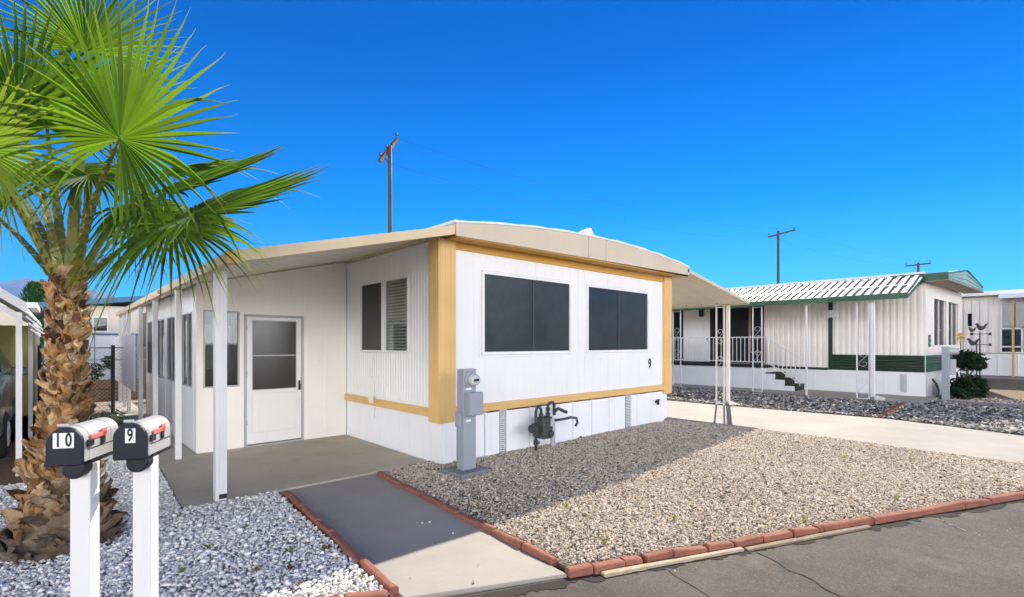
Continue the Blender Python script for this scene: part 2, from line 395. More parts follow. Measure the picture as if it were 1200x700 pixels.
# trim strips, corner posts
def trim_strip(mb, axis, a0, a1):
    if axis == 'x':
        mb.box(a0, a1, HY0 - .035, HY0 + .02, .645, .76); mb.box(a0, a1, HY0 - .05, HY0 - .034, .665, .70); mb.box(a0, a1, HY0 - .05, HY0 - .034, .725, .745)
    else:
        mb.box(HX0 - .035, HX0 + .02, a0, a1, .61, .725); mb.box(HX0 - .05, HX0 - .034, a0, a1, .63, .66); mb.box(HX0 - .05, HX0 - .034, a0, a1, .69, .71)
mb = MB(); trim_strip(mb, 'x', HX0 + .17, 9.14); mb.build('trim_strip', M['tan'], home, bevel=.004)
mb = MB(); trim_strip(mb, 'y', 5.56, 8.29); mb.build('trim_strip', M['tan'], home, bevel=.004)
for (x0, x1) in ((3.60, 3.875), (9.13, 9.42)):
    mb = MB(); y0 = HY0 - .045; y1 = HY0 + .19; mb.box(x0, x1, y0, y1, .565, 2.97)
    for k in range(3): cx = x0 + (x1 - x0) * (.2 + .3 * k); mb.box(cx - .028, cx + .028, y0 - .005, y0, .565, 2.965)
    for k in range(2): cy = y0 + (y1 - y0) * (.3 + .45 * k); mb.box(x0 - .005, x0, cy - .03, cy + .03, .565, 2.965)
    mb.build('corner_post', M['tan'], home, bevel=.012, seg=3)
# skirting panels
def skirt_x(x0, x1):
    mb = MB(); mb.box(x0 + .007, x1 - .007, HY0 + .0, HY0 + .03, -.06, .648); mb.build('skirting_panel', M['skirt'], home, bevel=.008)
xs = [3.70, 3.93, 4.41, 4.688]; xs2 = [4.812, 5.3, 5.80, 6.31, 6.81, 7.31, 7.818]; xs3 = [7.992, 8.21, 8.7, 9.29]
for L in (xs, xs2, xs3):
    for a, b in zip(L, L[1:]): skirt_x(a, b)
ys = [5.356, 5.67, 6.2, 6.52, 7.07, 7.59, 8.14, 8.30]
for a, b in zip(ys, ys[1:]):
    mb = MB(); mb.box(HX0 - .004, HX0 + .03, a + (.0 if a > 5.4 else .034) + .004, b - .004, -.06, .612); mb.build('skirting_panel', M['skirt'], home, bevel=.007)
mb = MB(); mb.box(HX0 + .035, HX1 - .01, HY0 + .036, HY1, -.06, .615); mb.build('skirting_backing', M['gasgrey'], home)
mb = MB(); mb.box(HX1 - .008, HX1 + .02, HY0 + .01, HY1, -.06, .62); mb.build('skirting_panel', M['skirt'], home)
for a, b in ((4.69, 4.81), (7.82, 7.99)):
    mb = MB(); mb.box(a + .002, b - .002, HY0 - .004, HY0 + .028, .02, .64); mb.build('skirting_vent', M['vent'], home)
# roof
mb = MB(); N = 28; X = [3.66 + (9.67 - 3.66) * i / N for i in range(N + 1)]
top = [(x, 5.075, zroof(x) - .012) for x in X]; bot = [(x, 5.075, 2.99) for x in (9.67, 3.66)]
mb.prism(top + bot, (0, 9.4, 0)); mb.build('roof', M['beige'], home)
mb = MB(); up = [(x, 5.045, zroof(x) + .018 + .006 * sin(x * 9) + random.uniform(0, .008)) for x in X]; lo = [(x, 5.045, zroof(x) - .009) for x in reversed(X)]
mb.prism(up + lo, (0, 9.43, 0)); mb.build('roof_coating', M['roofwhite'], home)
def fascia_seg(x0, x1, n=12):
    def zb(x): return 2.962 + .058 * (x - 3.69) / 6.0
    xs_ = [x0 + (x1 - x0) * i / n for i in range(n + 1)]
    m = MB(); m.prism([(x, 5.05, zroof(x) - .012) for x in xs_] + [(x, 5.05, zb(x)) for x in reversed(xs_)], (0, .022, 0)); m.build('fascia', M['beige'], home, bevel=.004)
fascia_seg(3.69, 6.335); fascia_seg(6.345, 6.80, 4); fascia_seg(6.81, 9.67)
mb = MB(); mb.prism([(3.72, 5.075, 2.978), (9.66, 5.075, 3.024), (9.66, 5.075, 2.992), (3.72, 5.075, 2.952)], (0, .275, 0)); mb.build('soffit', M['ochre'], home)
mb = MB(); mb.box(3.88, 9.13, HY0 - .02, HY0 + .01, 2.855, 2.965); mb.build('soffit_moulding', M['ochre'], home, bevel=.006)
# lump of sealed vent cover on the crown
mb = MB(); r0 = []
for k in range(10):
    a = 2 * pi * k / 10; r0.append((6.62 + .33 * cos(a), 5.42 + .26 * sin(a), 3.28))
r1 = [(6.68 + .10 * cos(2 * pi * k / 10), 5.40 + .10 * sin(2 * pi * k / 10), 3.56 + .05 * cos(2 * pi * k / 10)) for k in range(10)]
mb.add(r0 + r1, [(k, (k + 1) % 10, 10 + (k + 1) % 10, 10 + k) for k in range(10)] + [tuple(range(10, 20))]); mb.build('roof_vent_cover', M['roofwhite'], home, bevel=.02)
text_mesh('house_number', '9', .26, M['ink'], home, (8.64, HY0 - .006, 1.195), 0, .004, .8, .004)
# outlet and conduit on the side wall
mb = MB(); mb.box(HX0 - .085, HX0 - .051, 7.20, 7.30, .66, .77); mb.bar((HX0 - .03, 7.25, .77), (HX0 - .03, 7.25, 1.02), .022, .022); mb.bar((HX0 - .03, 7.25, .42), (HX0 - .03, 7.25, .60), .022, .022)
mb.build('outlet_box', M['white'], home, bevel=.004)
mb = MB(); mb.tube([(8.86, HY0 + .0, .42), (8.86, HY0 - .08, .42)], .018); mb.tube([(8.86, HY0 - .06, .47), (8.86, HY0 - .06, .37)], .026); mb.box(8.79, 8.93, HY0 - .065, HY0 - .05, .455, .475)
mb.build('hose_tap', M['black'], home)

# ---- left awning (over porch and patio)
AX0, AX1, AY0, AY1 = 1.12, 3.69, 5.05, 14.2
def zaw(x): return 2.43 + (x - AX0) * (3.075 - 2.43) / (AX1 - AX0)
mb = MB(); mb.prism([(AX0 + .02, AY0 + .02, zaw(AX0) - .035), (AX1, AY0 + .02, zaw(AX1) - .035), (AX1, AY0 + .02, zaw(AX1)), (AX0 + .02, AY0 + .02, zaw(AX0))], (0, AY1 - AY0 - .02, 0))
y = AY0 + .35
while y < AY1:
    mb.prism([(AX0 + .06, y, zaw(AX0 + .06) - .035), (AX1 - .02, y, zaw(AX1 - .02) - .035), (AX1 - .02, y, zaw(AX1 - .02) - .043), (AX0 + .06, y, zaw(AX0 + .06) - .043)], (0, .012, 0)); y += .305
mb.build('awning_roof', M['awn'], home)
mb = MB(); mb.prism([(AX0, AY0, zaw(AX0) + .012), (AX1 - .02, AY0, zaw(AX1) + .012), (AX1 - .02, AY0, zaw(AX1) - .10), (AX0, AY0, zaw(AX0) - .10)], (0, .02, 0))
mb.build('awning_fascia', M['fascia_warm'], home, bevel=.005)
mb = MB(); mb.box(AX0, AX0 + .02, AY0 + .022, 16.9, 2.335, 2.437); mb.box(AX0 + .02, AX0 + .07, AY0 + .03, AY1, 2.335, 2.35)
mb.box(AX0 - .05, AX0, 8.9, 8.97, 2.34, 2.40)
mb.build('awning_gutter', M['fascia_warm'], home, bevel=.006)
mb = MB(); mb.box(AX0 - .012, AX0 + .10, AY0 - .012, AY0 + .06, 2.325, 2.45); mb.build('awning_corner_cap', M['tan'], home, bevel=.02)
mb = MB(); mb.box(1.17, 1.25, 5.10, 16.8, 2.345, 2.395)
for y in (14.7, 15.3, 15.9, 16.5, 16.82): mb.bar((1.21, y, 2.37), (3.6, y, 2.86), .04, .07)
mb.build('awning_beam', M['awn'], home)
for i, py in enumerate((5.71, 8.10, 10.30, 12.32, 14.6, 15.65, 16.78)):
    w = .052 if i == 0 else .036
    mb = MB(); mb.box(1.21 - w, 1.21 + w, py - w, py + w, .0, 2.345)
    if i == 0: mb.box(1.21 - w * .3, 1.21 + w * .3, py - w - .006, py - w, .12, 2.34)
    po = mb.build('awning_post', M['white_wood'], home, bevel=.006)
    if i == 0:
        p = MB(); p.box(1.21 - .02, 1.21 + .05, py - w - .012, py - w + .03, .03, .075); p.build('post_foot', M['black'], po)
# louvred privacy panel hung between the posts
mb = MB(); y = 12.62
while y < 17.3:
    mb.prism([(1.155, y, .62), (1.155, y + .34, .62), (1.12, y + .30, .62), (1.12, y + .04, .62)], (0, 0, 1.16)); z = .66
    while z < 1.76: mb.box(1.14, 1.15, y + .34, y + .40, z, z + .06); z += .115
    y += .40
mb.build('privacy_panel', M['white'], home)

# ---- enclosed sun porch
EX0, EY0, EY1 = 1.4612, 8.3025, 13.9
def zau(x): return zaw(x) - .05
mb = MB(); FW = (1.545, 2.015, .95, 2.085); DR = (2.0916, 2.953, .03, 2.034)
wall_cells(mb, 'x', EY0, EY0 + .08, EX0, HX0 - .008, .0, 2.37, [FW, DR])
mb.prism([(EX0, EY0, 2.37), (HX0 - .012, EY0, 2.37), (HX0 - .012, EY0, zau(HX0)), (EX0, EY0, zau(EX0))], (0, .08, 0))
for x in (2.93 + .09, 3.32): mb.box(x, x + .035, EY0 - .008, EY0, .05, 2.36)
mb.box(EX0 - .005, EX0 + .05, EY0 - .006, EY0, .0, 2.4); mb.box(EX0 + .05, 2.07, EY0 - .005, EY0, .86, .89)
mb.build('porch_front_wall', M['porch'], home)
SWs = [(8.62, 9.43), (10.03, 10.92), (11.24, 12.2), (12.92, 13.6)]
mb = MB(); wall_cells(mb, 'y', EX0, EX0 + .08, EY0 + .082, EY1, .0, 2.45, [(a, b, .94, 2.07) for a, b in SWs])
for y in (8.5, 9.72, 11.08, 12.5, 13.7): mb.box(EX0 - .006, EX0, y, y + .03, .02, 2.40)
mb.build('porch_side_wall', M['white'], home)
mb = MB(); wall_cells(mb, 'x', EY1, EY1 - .08, EX0, HX0 - .01, .0, 2.5, [(1.9, 3.2, .95, 2.05)]); mb.build('porch_rear_wall', M['white'], home)
mb = MB(); mb.box(EX0 + .08, HX0, EY0 + .08, EY1 - .08, -.02, .045); mb.build('porch_floor', M['conc_patio'], home)
def glazed(axis, f, out, a0, a1, z0, z1, mid=None, mat='glass'):
    m = MB(); frame_rect(m, axis, f + (-out) * .03, out, a0 + .02, a1 - .02, z0 + .02, z1 - .02, .022, .036)
    if mid:
        for q in mid:
            if axis == 'x': m.box(q - .012, q + .012, f - out * .03, f, z0 + .02, z1 - .02)
            else: m.box(f - out * .03, f, q - .012, q + .012, z0 + .02, z1 - .02)
    o = m.build('window', M['galv'], home)
    p = MB()
    if axis == 'x': p.box(a0, a1, f - out * .024, f - out * .018, z0, z1)
    else: p.box(f - out * .024, f - out * .018, a0, a1, z0, z1)
    p.build('pane', M[mat], o); return o
o = glazed('x', EY0, -1, *FW, mid=[1.78])
for a, b in SWs: glazed('y', EX0, -1, a, b, .94, 2.07, mid=[(a + b) / 2])
glazed('x', EY1, 1, 1.9, 3.2, .95, 2.05)
# screen door
d = MB(); x0, x1, z0, z1 = 2.115, 2.93, .05, 2.01
d.box(x0, x1, EY0 - .012, EY0 + .03, z0, .22); d.box(x0, x1, EY0 - .012, EY0 + .03, 1.96, z1)
d.box(x0, x0 + .075, EY0 - .012, EY0 + .03, .22, 1.96); d.box(x1 - .075, x1, EY0 - .012, EY0 + .03, .22, 1.96)
d.box(x0 + .075, x1 - .075, EY0 - .004, EY0 + .02, .22, .82); d.box(x0 + .075, x1 - .075, EY0 - .012, EY0 + .03, .82, .875)
do = d.build('screen_door', M['white'], home, bevel=.006)
p = MB(); p.box(x0 + .07, x1 - .07, EY0 + .008, EY0 + .014, .87, 1.965); p.build('screen', M['doorscreen'], do)
p = MB(); frame_rect(p, 'x', EY0 + .004, -1, x0 + .085, x1 - .085, .885, 1.95, .014, .012); p.box(x0 + .075, x1 - .075, EY0 - .006, EY0 + .005, 1.40, 1.42); p.build('screen_frame', M['galv'], do)
p = MB(); p.box(x1 - .05, x1 - .022, EY0 - .03, EY0 - .012, .84, 1.00); p.tube([(x1 - .036, EY0 - .02, .94), (x1 - .036, EY0 - .06, .94), (x1 - .036, EY0 - .065, .86)], .009); p.build('handle', M['black'], do)
p = MB()
for z in (.35, 1.1, 1.8): p.box(x0 - .018, x0 + .006, EY0 - .022, EY0 - .010, z, z + .08)
p.build('hinge', M['galv'], do)
p = MB(); frame_rect(p, 'x', EY0 + .0, -1, DR[0] + .02, DR[1] - .02, .03, DR[3] - .02, .035, .01); p.build('door_frame', M['galv'], home)
# furniture-like odds inside the porch are not shown; a pale ladder leans inside the screen
mb = MB(); mb.box(3.2, 3.24, EY0 - .02, EY0, 1.3, 1.33); mb.build('door_bell', M['white'], home)

# ---- right awning (carport)
RX0, RX1, RY0, RY1 = 9.62, 12.72, 5.05, 13.5
def zra(x): return 3.14 - (x - RX0) * (3.14 - 2.645) / (RX1 - RX0)
mb = MB(); mb.prism([(RX0, RY0 + .03, zra(RX0) - .03), (RX1, RY0 + .03, zra(RX1) - .03), (RX1, RY0 + .03, zra(RX1)), (RX0, RY0 + .03, zra(RX0))], (0, RY1 - RY0, 0))
y = RY0 + .3
while y < RY1:
    mb.prism([(RX0 + .05, y, zra(RX0 + .05) - .03), (RX1 - .05, y, zra(RX1 - .05) - .03), (RX1 - .05, y, zra(RX1 - .05) - .036), (RX0 + .05, y, zra(RX0 + .05) - .036)], (0, .010, 0)); y += .40
mb.build('carport_roof', M['cream'], home)
mb = MB(); mb.prism([(RX0 - .02, RY0, zra(RX0 - .02) + .012), (RX1 + .01, RY0, zra(RX1) + .012), (RX1 + .01, RY0, zra(RX1) - .06), (RX0 - .02, RY0, zra(RX0) - .06)], (0, .025, 0))
mb.box(RX1, RX1 + .02, RY0 + .026, RY1, 2.575, 2.66); mb.build('carport_fascia', M['beige'], home, bevel=.005)
mb = MB()
for k in range(14): mb.cyl((RX1 - .14, RY0 + .35 + k * .42, zra(RX1 - .14) - .045), (RX1 - .14, RY0 + .35 + k * .42, zra(RX1 - .14) - .03), .016, n=8)
mb.build('roof_bolts', M['gasgrey'], home)
def scroll(mb, x, y0, y1, z0, n, r=.0055):
    """S-shaped wrought-iron scrolls between two bars standing at y0 and y1"""
    w = (y1 - y0) * .46; cy = (y0 + y1) / 2
    for k in range(n[0]):
        c = z0 + n[1] * k
        for s in (1, -1):
            pts = []
            for i in range(22):
                a = i / 21 * 1.7 * pi; rr = w * (1 - .035 * i)
                pts.append((x, cy + s * (w * .1 - rr * cos(a) * .9), c + s * (.12 + rr * sin(a) * .85)))
            mb.tube(pts, r, 5)
        mb.tube([(x, cy - w * .8, c + .12), (x, cy, c), (x, cy + w * .8, c - .12)], r, 5)
def iron_post(parent, x, ya, yb, zt, mat, nsc=4):
    m = MB(); m.bar((x, ya, 0), (x, ya, zt), .032, .032); m.bar((x, yb, 0), (x, yb, zt), .032, .032)
    for z in (.04, zt - .06): m.bar((x, ya, z), (x, yb, z), .02, .02)
    o = m.build('iron_post', mat, parent)
    for k in range(nsc):
        s = MB(); scroll(s, x, min(ya, yb), max(ya, yb), .38 + (zt - .5) / nsc * k, (1, 0)); s.build('scroll', mat, o, smooth=True)
    return o
iron_post(home, 12.65, 5.86, 6.08 - .42, 2.60, M['white_wood'], 3)
iron_post(home, 12.65, 10.2, 10.42, 2.60, M['white_wood'], 3)
mb = MB(); mb.box(12.66, 12.73, 5.53, 5.62, .10, 2.59); mb.prism([(12.66, 5.53, .14), (12.66, 5.53, .02), (12.80, 5.36, .0), (12.80, 5.36, .06)], (.07, .07, 0))
mb.build('downspout', M['awn'], home, bevel=.01)
mb = MB(); mb.box(9.2, 9.45, 5.30, 5.75, -.03, .05); mb.build('side_step', M['conc_grey'], home, bevel=.01)

#=====================================================================  ELECTRIC PEDESTAL, GAS METER
ped = thing('electric_pedestal', 'grey metal electric meter pedestal with glass dial standing by the ochre corner post', 'electric meter', (3.72, 4.83, 0))
def rot2(c, a): return lambda u, v, z: (c[0] + u * cos(a) - v * sin(a), c[1] + u * sin(a) + v * cos(a), z)
def obx(mb, c, a, u0, u1, v0, v1, z0, z1):
    T = rot2(c, a); mb.add([T(u, v, z) for u in (u0, u1) for v in (v0, v1) for z in (z0, z1)],
                           [(0, 1, 3, 2), (4, 6, 7, 5), (0, 4, 5, 1), (2, 3, 7, 6), (0, 2, 6, 4), (1, 5, 7, 3)])
pc = (3.72, 4.87); pa = R(2)
m = MB(); obx(m, pc, pa, -.10, .10, -.06, .07, .05, 1.27); m.build('post', M['grey'], ped, bevel=.008)
m = MB(); obx(m, pc, pa, -.24, .24, -.20, .22, -.02, .05); m.build('concrete_pad', M['conc_grey'], ped, bevel=.015)
m = MB(); obx(m, pc, pa, -.08, .14, -.15, -.061, .72, 1.0); bo = m.build('breaker_box', M['grey'], ped, bevel=.008)
m = MB(); obx(m, pc, pa, -.075, .135, -.157, -.151, .73, .99); m.build('lid', M['grey'], bo, bevel=.003)
m = MB(); obx(m, pc, pa, -.06, .02, -.066, -.0605, 1.03, 1.055); obx(m, pc, pa, -.06, .01, -.066, -.0605, .64, .665); m.build('warning_sticker', M['label'], ped)
T = rot2(pc, pa)
m = MB(); m.cyl(T(.01, -.061, 1.155), T(.01, -.085, 1.155), .092, .092, 24); m.build('meter_ring', M['galv'], ped, bevel=.004)
m = MB(); m.tube([T(.01, -.085, 1.155), T(.01, -.12, 1.155), T(.01, -.16, 1.155), T(.01, -.172, 1.155)], [.078, .078, .070, .05], 24); dome = m.build('meter_dial', M['chrome'], ped, smooth=True)
m = MB(); obx(m, pc, pa, -.03, .05, -.176, -.1725, 1.14, 1.17); m.build('meter_display', M['black'], dome)
m = MB(); obx(m, pc, pa, -.14, -.101, -.03, .06, .58, .76); m.build('conduit_cover', M['grey'], ped, bevel=.006)
m = MB(); obx(m, pc, pa, -.105, .105, -.065, .075, 1.27, 1.285); m.build('cap', M['galv'], ped, bevel=.004)

gas = thing('gas_meter', 'dark grey gas meter with bent pipes standing against the white skirting', 'gas meter', (5.42, 5.12, 0))
m = MB(); m.box(5.28, 5.50, 5.05, 5.22, .17, .50); go = m.build('meter_body', M['gasgrey'], gas, bevel=.035, seg=3)
m = MB(); m.box(5.42, 5.50, 5.028, 5.05, .36, .47); m.build('index_plate', M['galv'], go, bevel=.006)
m = MB(); m.cyl((5.43, 5.05, .25), (5.43, 5.015, .25), .05, .045, 16); m.cyl((5.35, 5.05, .2), (5.35, 5.025, .2), .02, .02, 8); m.build('dial', M['gasgrey'], go)
def bend(pts, r, mat, nm='pipe'):
    m = MB(); m.tube(pts, r, 10)
    for p in pts[1:-1]:
        pass
    return m.build(nm, mat, gas, smooth=True)
bend([(5.20, 5.13, -.05), (5.20, 5.13, .30), (5.20, 5.13, .58), (5.215, 5.13, .63), (5.25, 5.13, .655), (5.29, 5.13, .64), (5.31, 5.13, .60), (5.31, 5.13, .49)], .022, M['gasgrey'])
bend([(5.46, 5.13, .49), (5.46, 5.13, .66), (5.50, 5.13, .70), (5.57, 5.13, .70), (5.60, 5.13, .66), (5.60, 5.13, .5)], .022, M['gasgrey'])
bend([(5.60, 5.12, .56), (5.66, 5.10, .60), (5.74, 5.08, .56), (5.82, 5.07, .53)], .026, M['gasgrey'])
bend([(5.60, 5.12, .42), (5.70, 5.06, .43), (5.86, 5.02, .45), (5.97, 5.0, .43), (6.0, 5.0, .36), (5.95, 5.0, .31)], .02, M['gasgrey'])
m = MB(); m.cyl((5.18, 5.13, .36), (5.06, 5.06, .36), .065, .07, 16); m.cyl((5.06, 5.06, .36), (5.03, 5.045, .36), .045, .03, 12); m.cyl((5.12, 5.09, .31), (5.12, 5.09, .24), .02, .02, 8); m.build('regulator', M['gasgrey'], gas, bevel=.005)
m = MB(); m.cyl((5.20, 5.13, .10), (5.20, 5.13, .17), .038, .038, 8); m.box(5.17, 5.23, 5.08, 5.10, .115, .155); m.build('valve', M['gasgrey'], gas)
m = MB(); m.box(5.585, 5.66, 5.16, 5.20, -.05, .44); m.build('support_post', M['galv'], gas, bevel=.004)
m = MB(); m.cyl((5.46, 5.13, .58), (5.46, 5.13, .63), .035, .035, 8); m.cyl((5.31, 5.13, .50), (5.31, 5.13, .55), .035, .035, 8); m.cyl((5.46, 5.13, .50), (5.46, 5.13, .55), .035, .035, 8); m.build('union_nut', M['gasgrey'], gas)

#=====================================================================  MAILBOXES
def mailbox(num, loc, label, ang, straps, L=.52):
    t = thing('mailbox', label, 'mailbox', loc, 'mailboxes on white posts')
    ox, oy, _ = loc; T = rot2((ox, oy), ang); zb, wd, hs = 1.005, .073, .108
    prof = [(-wd, zb), (wd, zb), (wd, zb + hs)] + [(wd * cos(a), zb + hs + wd * sin(a)) for a in [pi * i / 14 for i in range(1, 14)]] + [(-wd, zb + hs)]
    m = MB(); n = len(prof); rings = []
    m.add([T(u, 0, z) for u, z in prof] + [T(u, L, z) for u, z in prof], [tuple(range(n)), tuple(range(n, 2 * n))] + [(i, (i + 1) % n, n + (i + 1) % n, n + i) for i in range(n)])
    b = m.build('mailbox_body', M['box_white'], t, bevel=.003)
    for q in straps:
        m = MB(); pr = [(u * 1.02, zb + (z - zb) * 1.012) for u, z in prof]
        m.add([T(u, q, z) for u, z in pr] + [T(u, q + .012, z) for u, z in pr], [(i, (i + 1) % n, n + (i + 1) % n, n + i) for i in range(n)]); m.build('seam_band', M['galv'], b)
    m = MB()
    for s in (-1, 1): obx(m, (ox, oy), ang, s * wd - .002, s * wd + .002, .03, L - .01, zb + .055, zb + .061)
    m.build('side_crease', M['gasgrey'], b)
    m = MB(); pr = [(u * 1.06, zb - .012 + (z - zb) * 1.06) for u, z in prof]
    m.add([T(u, -.022, z) for u, z in pr] + [T(u, .002, z) for u, z in pr], [tuple(range(n)), tuple(range(n, 2 * n))] + [(i, (i + 1) % n, n + (i + 1) % n, n + i) for i in range(n)])
    door = m.build('door', M['navy'], t, bevel=.006)
    m = MB(); obx(m, (ox, oy), ang, -.022, .022, -.036, -.0225, zb + .186, zb + .199); m.build('latch', M['chrome'], door, bevel=.003)
    for i, ch in enumerate(num):
        off = (i - (len(num) - 1) / 2) * .044 - (.0 if len(num) == 2 else -.004)
        m = MB(); w = .0218 if len(num) == 2 else .023
        obx(m, (ox, oy), ang, off - w, off + w, -.0245, -.0225, zb + .078, zb + .153); m.build('number_plate', M['label'], door)
        p = T(off, -.0256, zb + .1155); text_mesh('numeral', ch, .092, M['ink'], door, p, ang, .0006, .60, .0020)
    m = MB(); obx(m, (ox, oy), ang, wd + .002, wd + .008, .05, .195, zb + .105, zb + .128); obx(m, (ox, oy), ang, wd + .002, wd + .008, .150, .195, zb + .105, zb + .145)
    fl = m.build('flag', M['flag'], t, bevel=.002)
    m = MB(); obx(m, (ox, oy), ang, wd + .001, wd + .010, .02, .075, zb + .072, zb + .108); m.build('flag_pivot', M['black'], fl, bevel=.003)
    m = MB(); obx(m, (ox, oy), ang, wd + .001, wd + .009, .150, .180, zb + .065, zb + .106); m.build('flag_catch', M['black'], fl, bevel=.003)
    m = MB(); obx(m, (ox, oy), ang, -.05, .05, .11, .36, zb - .03, zb - .002); m.build('bracket', M['black'], t, bevel=.004)
    m = MB(); q0, q1 = T(.0, .05, zb - .045), T(.0, .13, zb - .045); m.tube([q0, q1], .052, 18); m.build('newspaper_holder', M['black'], t, bevel=.01)
    m = MB(); obx(m, (ox, oy), ang, -.045, .045, .11, .20, -.06, zb - .03); m.build('post', M['white_wood'], t, bevel=.005)
    return t
ma = -.50
mailbox('10', (.028, 3.305, 0), 'light grey mailbox with black door numbered 10 on a white post', ma, (.05, .25), .33)
mailbox('9', (.281, 3.25, 0), 'light grey mailbox with black door numbered 9 on a white post', ma, (.015,), .28)

#=====================================================================  PALM
palm = thing('palm_tree', 'stout fan palm with rough brown boots standing beside the mailboxes', 'palm tree', (.02, 5.28, 0))
PB, PT = V(.02, 5.30, -.1), V(.05, 5.18, 2.12)
def trunk_c(z): return PB.lerp(PT, (z + .1) / 2.22)
def trunk_r(z):
    P_ = [(-.1, .33), (.15, .29), (.4, .20), (.8, .122), (1.2, .090), (1.7, .076), (2.2, .055)]
    for (a, ra), (b, rb) in zip(P_, P_[1:]):
        if z <= b: return ra + (rb - ra) * max(0, (z - a)) / (b - a)
    return .055
m = MB(); m.tube([trunk_c(-.1 + 2.3 * i / 14) for i in range(15)], [trunk_r(-.1 + 2.3 * i / 14) for i in range(15)], 20)
rnd = random.Random(3); n = 470; ga = 2.39996
for i in range(n):
    t = i / (n - 1); z0 = -.12 + 2.16 * (t ** .92) + rnd.uniform(-.02, .02)
    if z0 > 2.05: continue
    r = trunk_r(z0); c = trunk_c(z0); a = i * ga + rnd.uniform(-.12, .12)
    big = rnd.uniform(.8, 1.25) * (.75 + .35 * min(1, r / .2)); wd = rnd.uniform(.045, .070) * big; ln = rnd.uniform(.13, .23) * big
    tilt = (1 if i % 2 else -1) * rnd.uniform(.40, 1.0) if z0 > .35 else rnd.choice((-1, 1)) * rnd.uniform(.7, 1.25)
    flare = rnd.uniform(.04, .12) * (.45 + .40 * min(1, r / .16)) * (1.25 if rnd.random() < .2 else 1)
    pts = []; nu, nv = 4, 4
    for j in range(nv + 1):
        v = j / nv; hw = wd * (1 - .12 * v) if v < .55 else wd * (1 - .12 * v) * (1 - rnd.uniform(.35, .75) * ((v - .55) / .45) ** 1.4)
        for k in range(nu + 1):
            u = -1 + 2 * k / nu
            su = u * hw; sv = ln * v * (1 - .12 * abs(u)) + (rnd.uniform(-.028, .028) if j == nv else 0)
            x_ = su * cos(tilt) + sv * sin(tilt); z_ = -su * sin(tilt) + sv * cos(tilt)
            out = r + .010 + flare * v ** 1.5 - .030 * u * u + rnd.uniform(-.003, .003)
            aa = a + x_ / (r + .05)
            pts.append(Vector((c.x + cos(aa) * out, c.y + sin(aa) * out, z0 + z_)))
    W = nu + 1; inner = []
    for j in range(nv + 1):
        for k in range(W):
            p = pts[j * W + k]; d = (Vector((c.x, c.y, p.z)) - p).normalized(); inner.append(p + d * (.016 * (1 - .4 * j / nv)))
    fs = []
    for j in range(nv):
        for k in range(nu):
            q = j * W + k; fs.append((q, q + 1, q + W + 1, q + W)); h = q + len(pts); fs.append((h, h + W, h + W + 1, h + 1))
    N_ = len(pts); e = nv * W
    for k in range(nu): fs.append((e + k, e + k + 1, N_ + e + k + 1, N_ + e + k))
    for j in range(nv):
        for k in (0, nu):
            q = j * W + k; fs.append((q, q + W, N_ + q + W, N_ + q))
    m.add(pts + inner, fs)
to = m.build('trunk', M['boot'], palm)

